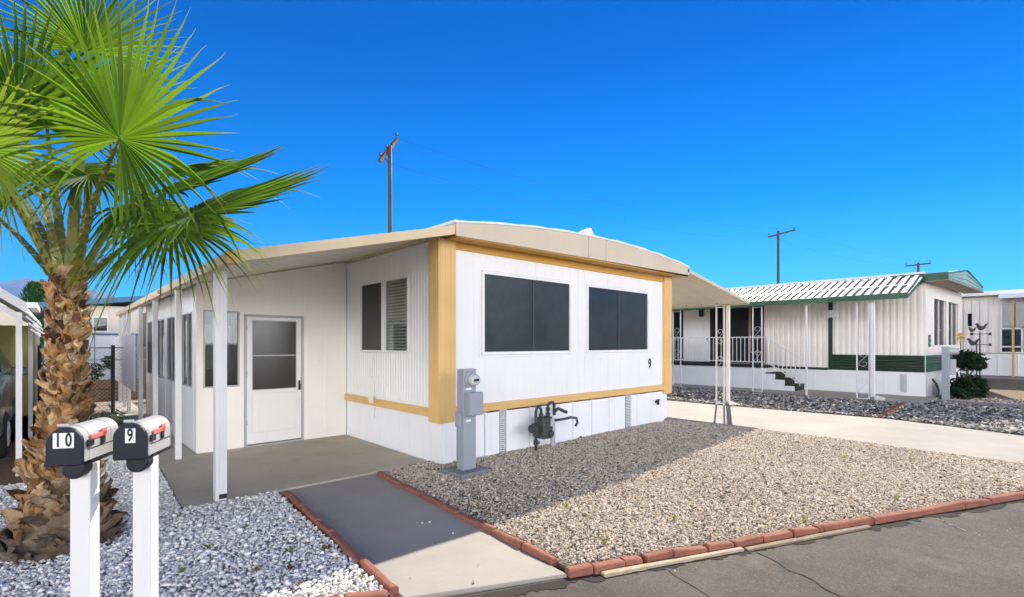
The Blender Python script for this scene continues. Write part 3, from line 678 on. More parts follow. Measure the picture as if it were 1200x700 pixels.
F0, HZ, YAW, CH = 577.31, 402.68, .7437, 1.6          # pinhole the photo was measured with
def at(px, py, d):
    r = (px - 600) / F0 * d
    return V(sin(YAW) * d + cos(YAW) * r, cos(YAW) * d - sin(YAW) * r, CH - (py - HZ) / F0 * d)
FWD, RGT, UPV = V(sin(YAW), cos(YAW), 0), V(cos(YAW), -sin(YAW), 0), V(0, 0, 1)
def frond(hub, fwd, nrm, Rl, span=135, nseg=46, droop=.10, flank=.25, seed=0, old=False, base_ang=None, curl=.10, pinch=0):
    """one palmate leaf: a petiole arching from the trunk head to the hub, and folded segments fanned about it"""
    rg = random.Random(seed); fwd = Vector(fwd).normalized(); nrm = Vector(nrm); nrm = (nrm - fwd * nrm.dot(fwd)).normalized(); side = fwd.cross(nrm).normalized()
    m = MB(); sp = R(span); da = 2 * sp / nseg; joined = .36
    for i in range(nseg + 1):
        a = -sp + da * i; q = abs(a) / sp
        d = fwd * cos(a) + side * sin(a)
        L = Rl * (1 - .28 * q ** 2.2) * rg.uniform(.93, 1.05)
        tang = side * cos(a) - fwd * sin(a)
        up = nrm
        dd = droop * rg.uniform(.6, 1.5) + flank * q ** 3 * rg.uniform(.5, 1.3)
        if rg.random() < .08: dd += .35
        tw = rg.uniform(-.04, .04)
        ts = (.02, .15, .30, .45, .58, .70, .80, .88, .95, 1.0); row = []
        for t in ts:
            wj = L * t * da * .5
            wmax = L * joined * da * .5
            w = min(wj, wmax * 1.06) if t <= .5 else wmax * 1.06 * max(.05, (1 - (t - .5) / .5) ** 1.0)
            p = hub + d * L * t + up * (curl * L * t * t) + tang * (tw * L * max(0, t - joined)) + side * (pinch * sin(a) * -L * t * .0)
            k = max(0, t - .33); p = p + V(0, 0, -1) * dd * L * 1.7 * k * k
            if t > .85: p = p + tang * rg.uniform(-.006, .006)
            fold = 1.35 * w
            row += [p - tang * w + up * fold * .5, p - up * fold * .5, p + tang * w + up * fold * .5]
        fs = []
        for j in range(len(ts) - 1):
            for k in (0, 1): b = j * 3 + k; fs.append((b, b + 1, b + 4, b + 3))
        m.add(row, fs)
    o = m.build('frond', M['frond_old' if old else 'frond'], palm)
    at_ = o.data.attributes.new('along', 'FLOAT', 'POINT'); at_.data.foreach_set('value', [q for _ in range(nseg + 1) for q in ts for __ in range(3)])
    # petiole
    b0 = trunk_c(2.02); hd = Vector((hub.x - b0.x, hub.y - b0.y, 0)); hd = hd.normalized() if hd.length > .05 else V(1, 0, 0)
    b0 = b0 + hd * .06; Ld = (hub - b0).length
    c1 = b0.lerp(hub, .38) + V(0, 0, .10) * Ld; c2 = hub.lerp(b0, .28) + V(0, 0, .06) * Ld - fwd * .06 * Ld
    pm = MB(); K = 16; prev = None
    for i in range(K + 1):
        t = i / K; p = b0 * (1 - t) ** 3 + c1 * 3 * t * (1 - t) ** 2 + c2 * 3 * t * t * (1 - t) + hub * t ** 3
        tg = (b0 * -3 * (1 - t) ** 2 + c1 * 3 * ((1 - t) ** 2 - 2 * t * (1 - t)) + c2 * 3 * (2 * t * (1 - t) - t * t) + hub * 3 * t * t).normalized()
        s_ = tg.cross(V(0, 0, 1)); s_ = s_.normalized() if s_.length > .1 else side
        u_ = s_.cross(tg).normalized(); w = .028 * (1 - t) ** 1.5 + .011; h = .014 * (1 - t) + .006
        base = len(pm.v)
        for (cu, cv) in ((-1, .5), (0, .1), (1, .5), (.6, -.7), (-.6, -.7)): pm.v.append(tuple(p + s_ * w * cu + u_ * h * cv))
        if i:
            for k in range(5): pm.f.append((base - 5 + k, base - 5 + (k + 1) % 5, base + (k + 1) % 5, base + k))
        if 0 < i < K - 1:
            for sg in (-1, 1):
                q = p + s_ * w * sg * .95 + u_ * h * .4
                pm.add([q - tg * .012, q + tg * .012, q + s_ * sg * .008 + tg * .010], [(0, 1, 2)])
    pm.f.append((0, 1, 2, 3, 4)); pm.build('petiole', M['petiole'], o)
    return o
fr = [  # hub (px,py,depth) | forward (right, up, away) | normal (right, up, away) | R, span, droop, flank, old
    ((140, 162, 3.40), (.55, .83, -.10), (.12, .25, -1), .98, 150, .03, .55, 0),
    ((228, 250, 3.75), (1, .16, -.10), (-.14, .86, -.54), 1.10, 122, .035, 1.1, 0),
    ((192, 226, 4.35), (1, .30, .05), (-.22, .86, -.54), 1.14, 120, .04, .9, 0),
    ((-22, 175, 3.30), (.35, .85, -.2), (.25, .25, -1), .72, 150, .10, .5, 1),
    ((55, 150, 4.5), (-.10, 1, .1), (.15, .2, -1), 1.15, 120, .05, .5, 0),
    ((20, 130, 4.1), (-.35, 1, .0), (.2, .1, -1), 1.05, 125, .08, .5, 0),
    ((110, 130, 5.1), (.25, 1, .3), (.0, .3, -1), 1.15, 130, .05, .5, 0),
    ((15, 225, 4.5), (-.7, -.35, .2), (-.3, .6, -.8), .72, 130, .30, .5, 0),
    ((160, 245, 4.7), (.6, -.4, .35), (.2, .8, -.6), .80, 125, .35, .6, 0),
    ((104, 205, 3.9), (.2, -.55, -.75), (.2, .9, -.45), .62, 130, .45, .6, 0),
    ((-70, 215, 4.4), (-.9, .35, .1), (.2, .8, -.6), 1.05, 125, .2, .6, 0),
    ((195, 205, 5.3), (.75, .35, .6), (-.3, .8, -.4), 1.0, 120, .15, .6, 0),
    ((60, 205, 5.3), (-.3, .5, .8), (.1, .8, -.5), 1.0, 125, .25, .6, 0),
    ((-70, 120, 4.6), (-.7, .7, .2), (.4, .5, -.7), 1.05, 125, .12, .5, 0),
    ((100, 60, 4.3), (.1, 1, .0), (.3, .1, -1), .95, 100, .02, .2, 0),
    ((200, 262, 4.1), (.8, -.45, -.1), (.25, .7, -.6), .78, 120, .40, .7, 0),
]
for i, (h, f, nn, Rl, span, dr, fl, old) in enumerate(fr):
    c = lambda q: RGT * q[0] + UPV * q[1] + FWD * q[2]
    frond(at(*h), c(f), c(nn), Rl, span, 48 if i < 3 else 42, dr, fl, 100 + i, bool(old))

#=====================================================================  GROUND
def sheet(name, pts, z, mat): return struct(name, MB().quad(*[(x, y, z) for x, y in pts]), mat)
# terrain: one sheet to the horizon, rising gently towards the far lots on the right
gx = [-6000, -800, -100, -30, -10, 0, 10, 18, 21, 23, 25, 27, 40, 100, 800, 6000]; gy = [-6000, -800, -100, -20, -8, 0, 8, 20, 60, 200, 800, 6000]
def gz(x, y): return -.075 + (.42 * min(1, max(0, (x - 20.5) / 5)) if -30 < y < 30 and x < 45 else 0)
mb = MB(); mb.add([(x, y, gz(x, y)) for x in gx for y in gy], [(i * len(gy) + j, (i + 1) * len(gy) + j, (i + 1) * len(gy) + j + 1, i * len(gy) + j + 1) for i in range(len(gx) - 1) for j in range(len(gy) - 1)])
struct('ground', mb, M['dirt'])
ru, rn = V(.919, -.394, 0), V(-.394, -.919, 0); rp = V(2.66, 2.20, 0)
def road_pt(s, d): q = rp + ru * s + rn * d; return (q.x, q.y)
mb = MB(); S = [-60, -20, -8, -4, -3, -2, -1, 0, 1, 2, 3, 4, 5, 6, 7, 8, 12, 25, 60]
mb.add([(*road_pt(s, d), -.022 if d < 3 else -.03) for s in S for d in (-.02, .3, .8, 2, 4, 9)], [(i * 6 + j, (i + 1) * 6 + j, (i + 1) * 6 + j + 1, i * 6 + j + 1) for i in range(len(S) - 1) for j in range(5)])
struct('road', mb, M['asphalt'])
# concrete flatwork
mb = MB(); mb.prism([(1.76, 5.60, .0), (1.60, 2.74, .0), (2.60, 2.26, .0), (2.86, 5.60, .0)], (0, 0, -.06)); struct('walkway', mb, M['conc_walk'], bevel=.006)
mb = MB(); mb.prism([(.88, 5.64, .012), (3.66, 5.64, .012), (3.70, 8.30, .012), (3.70, 8.31, .012), (1.45, 8.31, .012), (1.45, 17, .012), (.98, 17, .012), (.98, 8.24, .012)], (0, 0, -.07)); struct('patio', mb, M['conc_patio'], bevel=.006)
mb = MB(); mb.prism([(9.45, 5.36, .0), (9.62, 4.0, .0), (9.5, .2, .0), (9.2, -.50, .0), (12.0, -1.7, .0), (12.3, .3, .0), (12.95, 2.1, .0), (12.6, 6.0, .0), (12.6, 14, .0), (9.3, 14, .0), (9.3, 5.36, .0)], (0, 0, -.07)); struct('driveway', mb, M['conc_walk'], bevel=.006)
mb = MB(); mb.prism([(16.5, 2.15, .03), (19.0, 2.15, .03), (19.0, 12, .03), (16.5, 12, .03)], (0, 0, -.09)); struct('side_patio', mb, M['conc_patio'], bevel=.01)
mb = MB(); mb.prism([(17.55, 2.14, .02), (18.4, 2.14, .02), (17.6, -6, .02), (16.7, -6, .02)], (0, 0, -.09)); struct('footpath', mb, M['conc_walk'], bevel=.01)
mb = MB(); mb.prism([(-.3, 17.9, -.02), (-4, 17.9, -.02), (-4, 11.5, -.02), (-.3, 11.5, -.02)], (0, 0, -.05)); mb.prism([(.98, 17.9, -.02), (-.3, 17.9, -.02), (-.3, 14.9, -.02), (.98, 14.9, -.02)], (0, 0, -.05)); mb.prism([(3.6, 17.9, -.024), (.98, 17.9, -.024), (.98, 17.0, -.024), (3.6, 17.0, -.024)], (0, 0, -.05)); struct('rear_paving', mb, M['conc_pink'])
mb = MB(); mb.prism([(-3.2, 8.0, -.02), (-.27, 8.0, -.02), (-.27, 15.5, -.02), (-3.2, 15.5, -.02)], (0, 0, -.05)); struct('carport_floor', mb, dirt('carport_floor_brick', (.23, .14, .08), (.16, .10, .06), 25))
mb = MB(); mb.quad((25.2, 4.0, gz(25.2, 0) + .012), (26.2, 4.0, gz(26.2, 0) + .012), (25.7, -4, gz(25.7, 0) + .012), (24.7, -4, gz(24.7, 0) + .012)); struct('far_footpath', mb, M['conc_walk'])
rg = random.Random(8); mb = MB(); N_ = 320; e0 = [road_pt(-1.25 + 9 * i / N_, .0) for i in range(N_ + 1)]
wd_ = [.0] * (N_ + 1); w_ = .12
for i in range(N_ + 1): w_ = min(.11, max(.015, w_ + rg.gauss(0, .028))); wd_[i] = w_
e1 = [road_pt(-1.25 + 9 * i / N_, wd_[i]) for i in range(N_ + 1)]
mb.add([(x, y, -.0185) for x, y in e0 + e1], [(i, i + 1, N_ + 2 + i, N_ + 1 + i) for i in range(N_)]); struct('road_edge_dirt', mb, M['dirt_fines'])
# pale scuffs, a saw joint and a tar line on the asphalt
rg = random.Random(5); mb = MB()
def stroke(mb, pts, w, z):
    pts = [Vector((x, y, z)) for x, y in pts]
    for p, q in zip(pts, pts[1:]):
        d = (q - p).normalized(); n_ = V(-d.y, d.x, 0) * w * .5; k0, k1 = rg.uniform(.5, 1.2), rg.uniform(.5, 1.2); mb.quad(p - n_ * k0, q - n_ * k1, q + n_ * k1, p + n_ * k0)
for off in (0, .035, -.03):
    for seg in range(4):
        t0 = seg / 4 + rg.uniform(0, .1); t1 = t0 + rg.uniform(.10, .2); P_ = []
        for i in range(5): t = t0 + (t1 - t0) * i / 4; P_.append((5.96 - .17 * t + off * .8 + rg.gauss(0, .004), .67 - .17 * t + off + rg.gauss(0, .004)))
        stroke(mb, P_, .014, -.0195)
struct('road_scuff', mb, concrete('scuff_white', (.34, .32, .30), (.28, .26, .24)))
def wander(p, q, n, j): return [(p[0] + (q[0] - p[0]) * i / n + rg.gauss(0, j), p[1] + (q[1] - p[1]) * i / n + rg.gauss(0, j)) for i in range(n + 1)]
mb = MB(); stroke(mb, wander((3.20, 1.86), (2.75, .55), 14, .006), .008, -.0192); stroke(mb, wander((3.99, 1.52), (3.30, .10), 16, .012), .012, -.0188)
struct('road_crack', mb, M['dirt_fines'])

def inside(poly, x, y):
    r = np.zeros(len(x), bool); n = len(poly); j = n - 1
    for i in range(n):
        xi, yi = poly[i]; xj, yj = poly[j]
        c = ((yi > y) != (yj > y)) & (x < (xj - xi) * (y - yi) / (yj - yi + 1e-12) + xi); r ^= c; j = i
    return r
def mound(x, y): return .012 + .008 * np.sin(x * 1.7 + .6) * np.cos(y * 1.3) + .004 * np.sin(x * 4.1 + y * 3.3)
ICO = None
def stone_field(name, label, poly, density, size, mat, bedmat, zb, holes=(), seed=1, detail=True):
    """a bed of loose stones: a base sheet and thousands of irregular pebbles lying on it, one object"""
    rg = np.random.default_rng(seed)
    xs_ = [p[0] for p in poly]; ys_ = [p[1] for p in poly]; A = (max(xs_) - min(xs_)) * (max(ys_) - min(ys_)); n = int(A * density)
    x = rg.uniform(min(xs_), max(xs_), n); y = rg.uniform(min(ys_), max(ys_), n); k = inside(poly, x, y)
    k &= rg.random(n) < .86 + .30 * np.sin(x * 2.3 + 1.1 * np.sin(y * 1.9)) * np.cos(y * 2.7 + np.sin(x * 1.3))
    for h in holes: k &= ~((x > h[0]) & (x < h[1]) & (y > h[2]) & (y < h[3]))
    x, y = x[k], y[k]; n = len(x)
    bm = bmesh.new()
    if detail: bmesh.ops.create_icosphere(bm, subdivisions=1, radius=1)
    else:
        for p in ((1, 0, 0), (-1, 0, 0), (0, 1, 0), (0, -1, 0), (0, 0, 1), (0, 0, -1)): bm.verts.new(p)
        bm.verts.ensure_lookup_table(); v = bm.verts
        for a in ((0, 2, 4), (2, 1, 4), (1, 3, 4), (3, 0, 4), (2, 0, 5), (1, 2, 5), (3, 1, 5), (0, 3, 5)): bm.faces.new([v[i] for i in a])
    bm.verts.index_update(); bm.verts.ensure_lookup_table(); tv = np.array([p.co for p in bm.verts]); tf = np.array([[q.index for q in f.verts] for f in bm.faces]); bm.free()
    nv, nf = len(tv), len(tf); s = size * rg.lognormal(0, .33, n)
    sc = np.stack([s * rg.uniform(.7, 1.3, n), s * rg.uniform(.55, 1.0, n), s * rg.uniform(.4, .8, n)], 1)
    P = tv[None] * (1 + rg.uniform(-.28, .28, (n, nv, 1))) * sc[:, None, :]
    tx = rg.uniform(-.6, .6, n); P = np.stack([P[..., 0], P[..., 1] * np.cos(tx)[:, None] - P[..., 2] * np.sin(tx)[:, None], P[..., 1] * np.sin(tx)[:, None] + P[..., 2] * np.cos(tx)[:, None]], -1)
    an = rg.uniform(0, 2 * pi, n); c, q = np.cos(an)[:, None], np.sin(an)[:, None]
    P = np.stack([P[..., 0] * c - P[..., 1] * q, P[..., 0] * q + P[..., 1] * c, P[..., 2]], -1)
    P[..., 0] += x[:, None]; P[..., 1] += y[:, None]; P[..., 2] += (zb + mound(x, y) + s * rg.uniform(0, .7, n))[:, None]
    verts = P.reshape(-1, 3); faces = (tf[None] + (np.arange(n) * nv)[:, None, None]).reshape(-1, 3)
    me = bpy.data.meshes.new(name); me.vertices.add(len(verts)); me.vertices.foreach_set('co', verts.ravel())
    me.loops.add(faces.size); me.loops.foreach_set('vertex_index', faces.ravel().astype(np.int32))
    me.polygons.add(len(faces)); me.polygons.foreach_set('loop_start', np.arange(0, faces.size, 3, dtype=np.int32)); me.polygons.foreach_set('loop_total', np.full(len(faces), 3, np.int32))
    me.update(); me.validate()
    if detail: me.polygons.foreach_set('use_smooth', [False] * len(me.polygons))
    o = link(name, me, mat); tag(o, label, 'gravel', None, 'stuff')
    # bed underneath
    b = MB(); st = .25; gx_ = np.arange(min(xs_), max(xs_) + st, st); gy_ = np.arange(min(ys_), max(ys_) + st, st)
    cx, cy = np.meshgrid(gx_, gy_, indexing='ij'); ins = inside(poly, cx.ravel(), cy.ravel()).reshape(cx.shape)
    return o
bed1 = [(2.92, 5.60), (2.70, 2.30), (7.60, .20), (9.15, -.45), (9.46, .2), (9.58, 4.0), (9.42, 5.34), (3.69, 5.36), (3.67, 5.62)]
struct('gravel_bed', MB().prism([(x, y, -.012) for x, y in bed1], (0, 0, -.04)), M['gravel_bed'])
stone_field('gravel', 'tan and grey gravel covering the bed before the home', bed1, 6500, .0098, M['stone_tan'], None, -.006, [(3.47, 3.97, 4.66, 5.1)], 1, False)
bed2 = [(1.72, 5.62), (1.54, 2.80), (-.2, 3.60), (-4.0, 5.2), (-4.0, 7.9), (-.3, 7.9), (-.25, 14.0), (.96, 14.0), (.96, 8.24), (.86, 5.62)]
struct('white_gravel_bed', MB().prism([(x, y, -.012) for x, y in bed2], (0, 0, -.04)), M['white_bed'])
stone_field('white_gravel', 'white gravel round the palm and mailboxes', bed2, 4200, .0130, M['stone_white'], None, -.004, [], 2, False)
bed3 = [(12.66, 6.0), (13.0, 2.50), (16.46, 2.62), (16.46, 12.0), (12.66, 12.0)]
struct('gravel_bed', MB().prism([(x, y, -.012) for x, y in bed3], (0, 0, -.04)), M['gravel_bed'])
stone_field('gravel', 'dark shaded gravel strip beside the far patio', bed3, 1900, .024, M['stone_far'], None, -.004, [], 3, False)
bed4 = [(13.0, 2.38), (16.46, 2.50), (16.6, 2.12), (17.5, 2.12), (16.6, -6), (11.5, -4), (12.1, -1.6), (12.4, .3)]
struct('gravel_bed', MB().prism([(x, y, -.012) for x, y in bed4], (0, 0, -.04)), M['gravel_bed'])
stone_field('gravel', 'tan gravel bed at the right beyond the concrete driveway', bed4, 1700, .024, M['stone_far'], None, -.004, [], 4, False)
bed5 = [(18.45, 2.0), (24.5, 1.6), (24.5, -5), (17.7, -5)]
stone_field('gravel', 'tan gravel in front of the far home on the right', [(18.45, 2.0), (20.6, 1.85), (20.6, -5), (17.7, -5)], 500, .026, M['stone_tan'], None, -.06, [], 5, False)

stone_field('loose_stones', 'stray pebbles scattered on the walkway and road edge', [(1.72, 5.4), (1.60, 2.9), (1.75, 2.72), (2.62, 2.32), (2.85, 5.4)], 9, .008, M['stone_tan'], None, -.008, [], 11, False)
stone_field('loose_stones', 'stray pebbles scattered on the asphalt along the bricks', [road_pt(-1, .12), road_pt(7, .12), road_pt(7, .5), road_pt(-1, .5)], 10, .008, M['stone_tan'], None, -.030, [], 12, False)

# ------------------------------------------------------------------ edging bricks, boards
def edging(p0, p1, label, group, L=.31, seed=0, w=.085, h=.075, z=0, n0=None):
    rg = random.Random(seed); p0, p1 = V(*p0, 0), V(*p1, 0); d = (p1 - p0); T = d.length; d.normalize(); s = .0; first = None
    while s < T - .05:
        l = min(L * rg.uniform(.62, 1.38), T - s); c = p0 + d * (s + l / 2); st_ = min(1, .25 / l); a = math.atan2(d.y, d.x) + rg.gauss(0, .03) * st_
        m = MB(); hl = l / 2 - .005; hw = w / 2
        prof = [(-hw, -.07), (hw, -.07), (hw, h * .55), (hw * .8, h * .85), (hw * .45, h), (-hw * .45, h), (-hw * .8, h * .85), (-hw, h * .55)]
        bx, by = c.x + rg.gauss(0, .006) * st_, c.y + rg.gauss(0, .006) * st_; tz = rg.gauss(0, .010) * st_
        K = len(prof); vs = []
        for u in (-1, -.9, .9, 1):
            k = 1 if abs(u) < .95 else .86
            for (v_, zz) in prof: vs.append((bx + u * hl * cos(a) - v_ * k * sin(a), by + u * hl * sin(a) + v_ * k * cos(a), z + zz * (k if zz > 0 else 1) + tz * u + rg.uniform(-.002, .002)))
        fs = [tuple(range(K)), tuple(range(3 * K, 4 * K))] + [(r_ * K + i, r_ * K + (i + 1) % K, (r_ + 1) * K + (i + 1) % K, (r_ + 1) * K + i) for r_ in range(3) for i in range(K)]
        m.add(vs, fs); o = m.build('edging_brick', M['brick'], None, bevel=.006, loc=(bx, by, 0)); tag(o, label, 'brick', group)
        s += l
edging((1.79, 5.50), (1.57, 2.82), 'terracotta brick edging the walkway along the white gravel', 'bricks between walkway and white gravel', .36, 1, .068, .042)
edging((1.52, 2.79), (-.25, 3.56), 'terracotta brick edging the white gravel along the road', 'bricks between white gravel and road', .20, 2, .095, .06)
edging((2.87, 5.52), (2.65, 2.40), 'terracotta brick edging the walkway along the tan gravel', 'bricks between walkway and tan gravel', .40, 3, .068, .042)
edging((2.60, 2.27), (4.85, 1.33), 'red brick in the long row between tan gravel and asphalt', 'bricks between tan gravel and road', .25, 4, .085, .038, -.005)
edging((4.85, 1.33), (9.10, -.52), 'red brick in the long row between tan gravel and asphalt', 'bricks between tan gravel and road', .50, 6, .085, .038, -.005)
edging((13.05, 2.44), (16.42, 2.56), 'dark red brick in the row between the two far gravel beds', 'bricks between the far gravel beds', .30, 5, .10, .06)
m = MB(); m.prism([(2.80, 2.125, -.05), (3.31, 1.905, -.05), (3.95, 1.635, -.05), (3.93, 1.60, -.05), (3.31, 1.86, -.05), (2.78, 2.075, -.05)], (0, 0, .052)); tag(m.build('edging_board', M['board'], None, bevel=.005, loc=(3.3, 1.9, 0)), 'pale bleached board lying before the red bricks at the asphalt edge', 'board', 'boards along the road edge')
m = MB(); m.prism([(3.97, 1.62, -.05), (4.55, 1.385, -.05), (5.28, 1.09, -.05), (5.25, 1.045, -.05), (4.53, 1.335, -.05), (3.95, 1.575, -.05)], (0, 0, .046)); tag(m.build('edging_board', M['board_old'], None, bevel=.005, loc=(4.6, 1.35, 0)), 'weathered grey brown board lying along the asphalt edge, right of the pale board', 'board', 'boards along the road edge')

# ------------------------------------------------------------------ weeds and leaves
def tuft(mb, x, y, z, n, h, rg, wide=.35):
    for k in range(n):
        a = rg.uniform(0, 2 * pi); l = h * rg.uniform(.6, 1.2); o = rg.uniform(.3, 1.2) * l; w = l * wide * .5
        dx, dy = cos(a), sin(a); p0 = V(x, y, z); p1 = p0 + V(dx * o * .4, dy * o * .4, l * .6); p2 = p0 + V(dx * o, dy * o, l * rg.uniform(.5, 1)); s = V(-dy, dx, 0) * w
        mb.add([p0, p1 - s, p1 + s, p2], [(0, 1, 2), (1, 3, 2)])
rg = random.Random(9)
for i, (x, y) in enumerate([(5.6, 2.73), (8.94, 2.47), (9.29, 2.33), (9.23, 1.85), (8.55, 1.27), (6.27, 1.04), (4.85, 1.45), (4.87, 3.25), (3.2, 2.39), (3.62, 3.16), (4.1, 2.29), (8.0, 1.9)]):
    m = MB(); tuft(m, x, y, .0, 16, .05, rg); tag(m.build('weed', M['weed'], None, loc=(x, y, 0)), 'small yellow green weed growing in the sunlit tan gravel', 'weed', 'weeds in the tan gravel')
for i, (x, y) in enumerate([(1.29, 3.89), (.86, 4.41), (1.5, 3.14), (1.02, 3.75), (.62, 4.05)]):
    m = MB(); tuft(m, x, y, .0, 12, .05, rg); tag(m.build('weed', M['weed'], None, loc=(x, y, 0)), 'small green weed sprouting through the white gravel', 'weed', 'weeds in the white gravel')
for i, (x, y) in enumerate([(1.17, 3.33), (1.50, 3.75), (1.20, 3.60), (.55, 4.75), (.50, 4.60)]):
    m = MB(); tuft(m, x, y, .005, 3, .06, rg, .8); tag(m.build('fallen_leaf', M['dead_leaf'], None, loc=(x, y, 0)), 'brown dried leaf lying on the white gravel', 'leaf', 'dried leaves on the white gravel')

def leaf_cloud(mb, c, rad, n, size, rg, shape=None, elong=1.6):
    c = Vector(c)
    for k in range(n):
        d = V(rg.gauss(0, 1), rg.gauss(0, 1), rg.gauss(0, 1)).normalized(); q = rg.random() ** .33
        if shape: q *= shape(d)
        p = c + V(d.x * rad[0], d.y * rad[1], d.z * rad[2]) * q
        a = V(rg.gauss(0, 1), rg.gauss(0, 1), rg.gauss(0, .7)).normalized(); b = a.cross(V(rg.gauss(0, 1), rg.gauss(0, 1), rg.gauss(0, 1))).normalized()
        s = size * rg.uniform(.6, 1.4); mb.add([p - a * s * elong, p - b * s * .5, p + a * s * elong, p + b * s * .5], [(0, 1, 2, 3)])
# low planting by the fence and patio
m = MB()
for x, y, r in ((.55, 12.0, .35), (.75, 12.7, .32), (.35, 12.9, .4), (.80, 11.4, .25)): leaf_cloud(m, (x, y, .1), (r, r, .17), 260, .03, rg)
tag(m.build('ground_cover', M['ground_plant'], None), 'low variegated plants between patio and fence post', 'plant', None, 'stuff')

#=====================================================================  NEIGHBOUR HOME ON THE RIGHT (green and white)
BX = 18.8; BY = 2.43
nb = thing('mobile_home', 'white ribbed mobile home with green band, corrugated awning and railed stairs', 'mobile home', (20, 6, 0))
EW = V(1, -.0635, 0).normalized()                       # direction of its end wall
def E(s, o=0, z=0): p = V(BX, BY, 0) + EW * s + V(-.0635, -1, 0).normalized() * o; return (p.x, p.y, z)
mb = MB(); mb.box(BX + .03, 23.9, 2.9, 13.8, .65, 3.35); mb.build('interior', M['dark'], nb)
def ribwall_y(mb, x, y0, y1, z0, z1, pitch, d, out=-1):
    P = []; y = y0
    while y < y1 - 1e-6:
        for dy, o in ((0, 0), (.30, 0), (.42, d), (.88, d), (1.0, 0)):
            if y + dy * pitch <= y1 + 1e-6 and (not P or y + dy * pitch > P[-1][0] + 1e-6): P.append((y + dy * pitch, o))
        y += pitch
    for (a, oa), (b, ob) in zip(P, P[1:]): mb.quad((x + out * oa, a, z0), (x + out * ob, b, z0), (x + out * ob, b, z1), (x + out * oa, a, z1))
mb = MB(); mb.box(BX, BX + .03, 2.45, 6.95, .74, 3.35); ribwall_y(mb, BX - .002, 2.45, 4.80, 1.24, 3.34, .165, .015); ribwall_y(mb, BX - .002, 4.92, 6.95, .80, 3.34, .165, .015)
mb.build('long_wall', M['bwhite'], nb)
mb = MB(); wall_cells(mb, 'y', BX + .05, BX + .12, 6.95, 13.8, .74, 3.35, [(7.50, 8.36, .88, 2.93), (7.05, 7.42, 1.3, 2.9)])
mb.build('porch_wall', M['bwhite'], nb)
mb = MB(); mb.box(BX + .075, BX + .085, 7.50, 8.36, .88, 2.93); o = mb.build('screen_doorway', M['dark'], nb)
mb = MB(); frame_rect(mb, 'y', BX + .05, -1, 7.50, 8.36, .88, 2.93, .05, .03); mb.build('door_frame', M['taupe'], o)
mb = MB(); mb.box(BX + .07, BX + .08, 7.05, 7.42, 1.3, 2.9); o = mb.build('window', M['glass_dark'], nb)
mb = MB(); frame_rect(mb, 'y', BX + .05, -1, 7.05, 7.42, 1.3, 2.9, .04, .03); mb.build('frame', M['taupe'], o)
mb = MB(); mb.box(BX + .02, BX + .055, 8.98, 10.1, .88, 2.95); o = mb.build('door', M['white'], nb, bevel=.006)
mb = MB(); mb.tube([(BX + .02, 9.08, 1.78), (BX - .04, 9.08, 1.78)], .03); mb.build('knob', M['black'], o)
mb = MB(); mb.box(BX + .02, BX + .05, 8.86, 8.97, .88, 3.0); mb.build('door_jamb', M['tread'], nb)
mb = MB(); mb.box(BX - .10, BX + .05, 9.24, 9.38, 2.66, 2.92); mb.prism([(BX - .12, 9.22, 2.92), (BX - .12, 9.40, 2.92), (BX + .05, 9.40, 3.0), (BX + .05, 9.22, 3.0)], (0, 0, .015)); mb.build('porch_light', M['black'], nb, bevel=.01)
# green band, trim post
mb = MB(); z = .74
while z < 1.23: mb.prism([(BX, 2.45, z), (BX - .024, 2.45, z + .012), (BX - .024, 2.45, z + .055), (BX, 2.45, z + .083)], (0, 2.38, 0)); z += .084
mb.build('green_band', M['green_dark'], nb)
mb = MB(); mb.box(BX - .035, BX, 4.80, 4.92, .74, 3.2); mb.box(BX - .03, BX, 4.93, 6.95, .72, .80); mb.build('green_trim', M['green_dark'], nb, bevel=.004)
mb = MB(); z = .74
while z < 1.23:
    p = [E(0, 0, z), E(0, .024, z + .012), E(0, .024, z + .055), E(0, 0, z + .083)]; mb.prism(p, EW * 5.2); z += .084
mb.build('green_band', M['green_siding'], nb)
# end wall with its two windows
EO = [(.95, 2.65, 1.55, 2.98), (2.95, 4.55, 1.55, 2.98)]
def ewall(mb, s0, s1, z0, z1, o0, o1):
    a, b, c, d = E(s0, o0, z0), E(s1, o0, z0), E(s1, o1, z0), E(s0, o1, z0); mb.prism([a, b, c, d], (0, 0, z1 - z0))
mb = MB(); ewall(mb, 0, 5.2, 1.24, 1.55, 0, -.1); ewall(mb, 0, 5.2, 2.98, 3.4, 0, -.1); ewall(mb, 0, .95, 1.55, 2.98, 0, -.1); ewall(mb, 2.65, 2.95, 1.55, 2.98, 0, -.1); ewall(mb, 4.55, 5.2, 1.55, 2.98, 0, -.1)
ewall(mb, 0, 5.2, .74, 1.24, 0, -.1)
mb.build('end_wall', M['bwhite'], nb)
for (a, b, z0, z1) in EO:
    f = MB(); ewall(f, a - .05, b + .05, z1, z1 + .05, .02, -.02); ewall(f, a - .05, b + .05, z0 - .05, z0, .02, -.02); ewall(f, a - .05, a, z0, z1, .02, -.02); ewall(f, b, b + .05, z0, z1, .02, -.02)
    o = f.build('window', M['white'], nb)
    p = MB(); ewall(p, a, b, z0, z1, -.05, -.056); p.build('pane', M['glass_dark'], o)
    p = MB(); mid = (a + b) / 2; ewall(p, mid - .03, mid + .03, z0, z1, -.02, -.045); ewall(p, b - .10, b, z0, z1, -.02, -.045); p.build('sash', M['white'], o)
    p = MB(); ewall(p, b - .035, b, z0, z1, -.018, -.02); p.build('jamb_strip', M['yellow_post'], o)
mb = MB(); ewall(mb, .30, .52, 1.50, 1.86, .03, 0); o = mb.build('address_plaque', M['green_siding'], nb, bevel=.01)
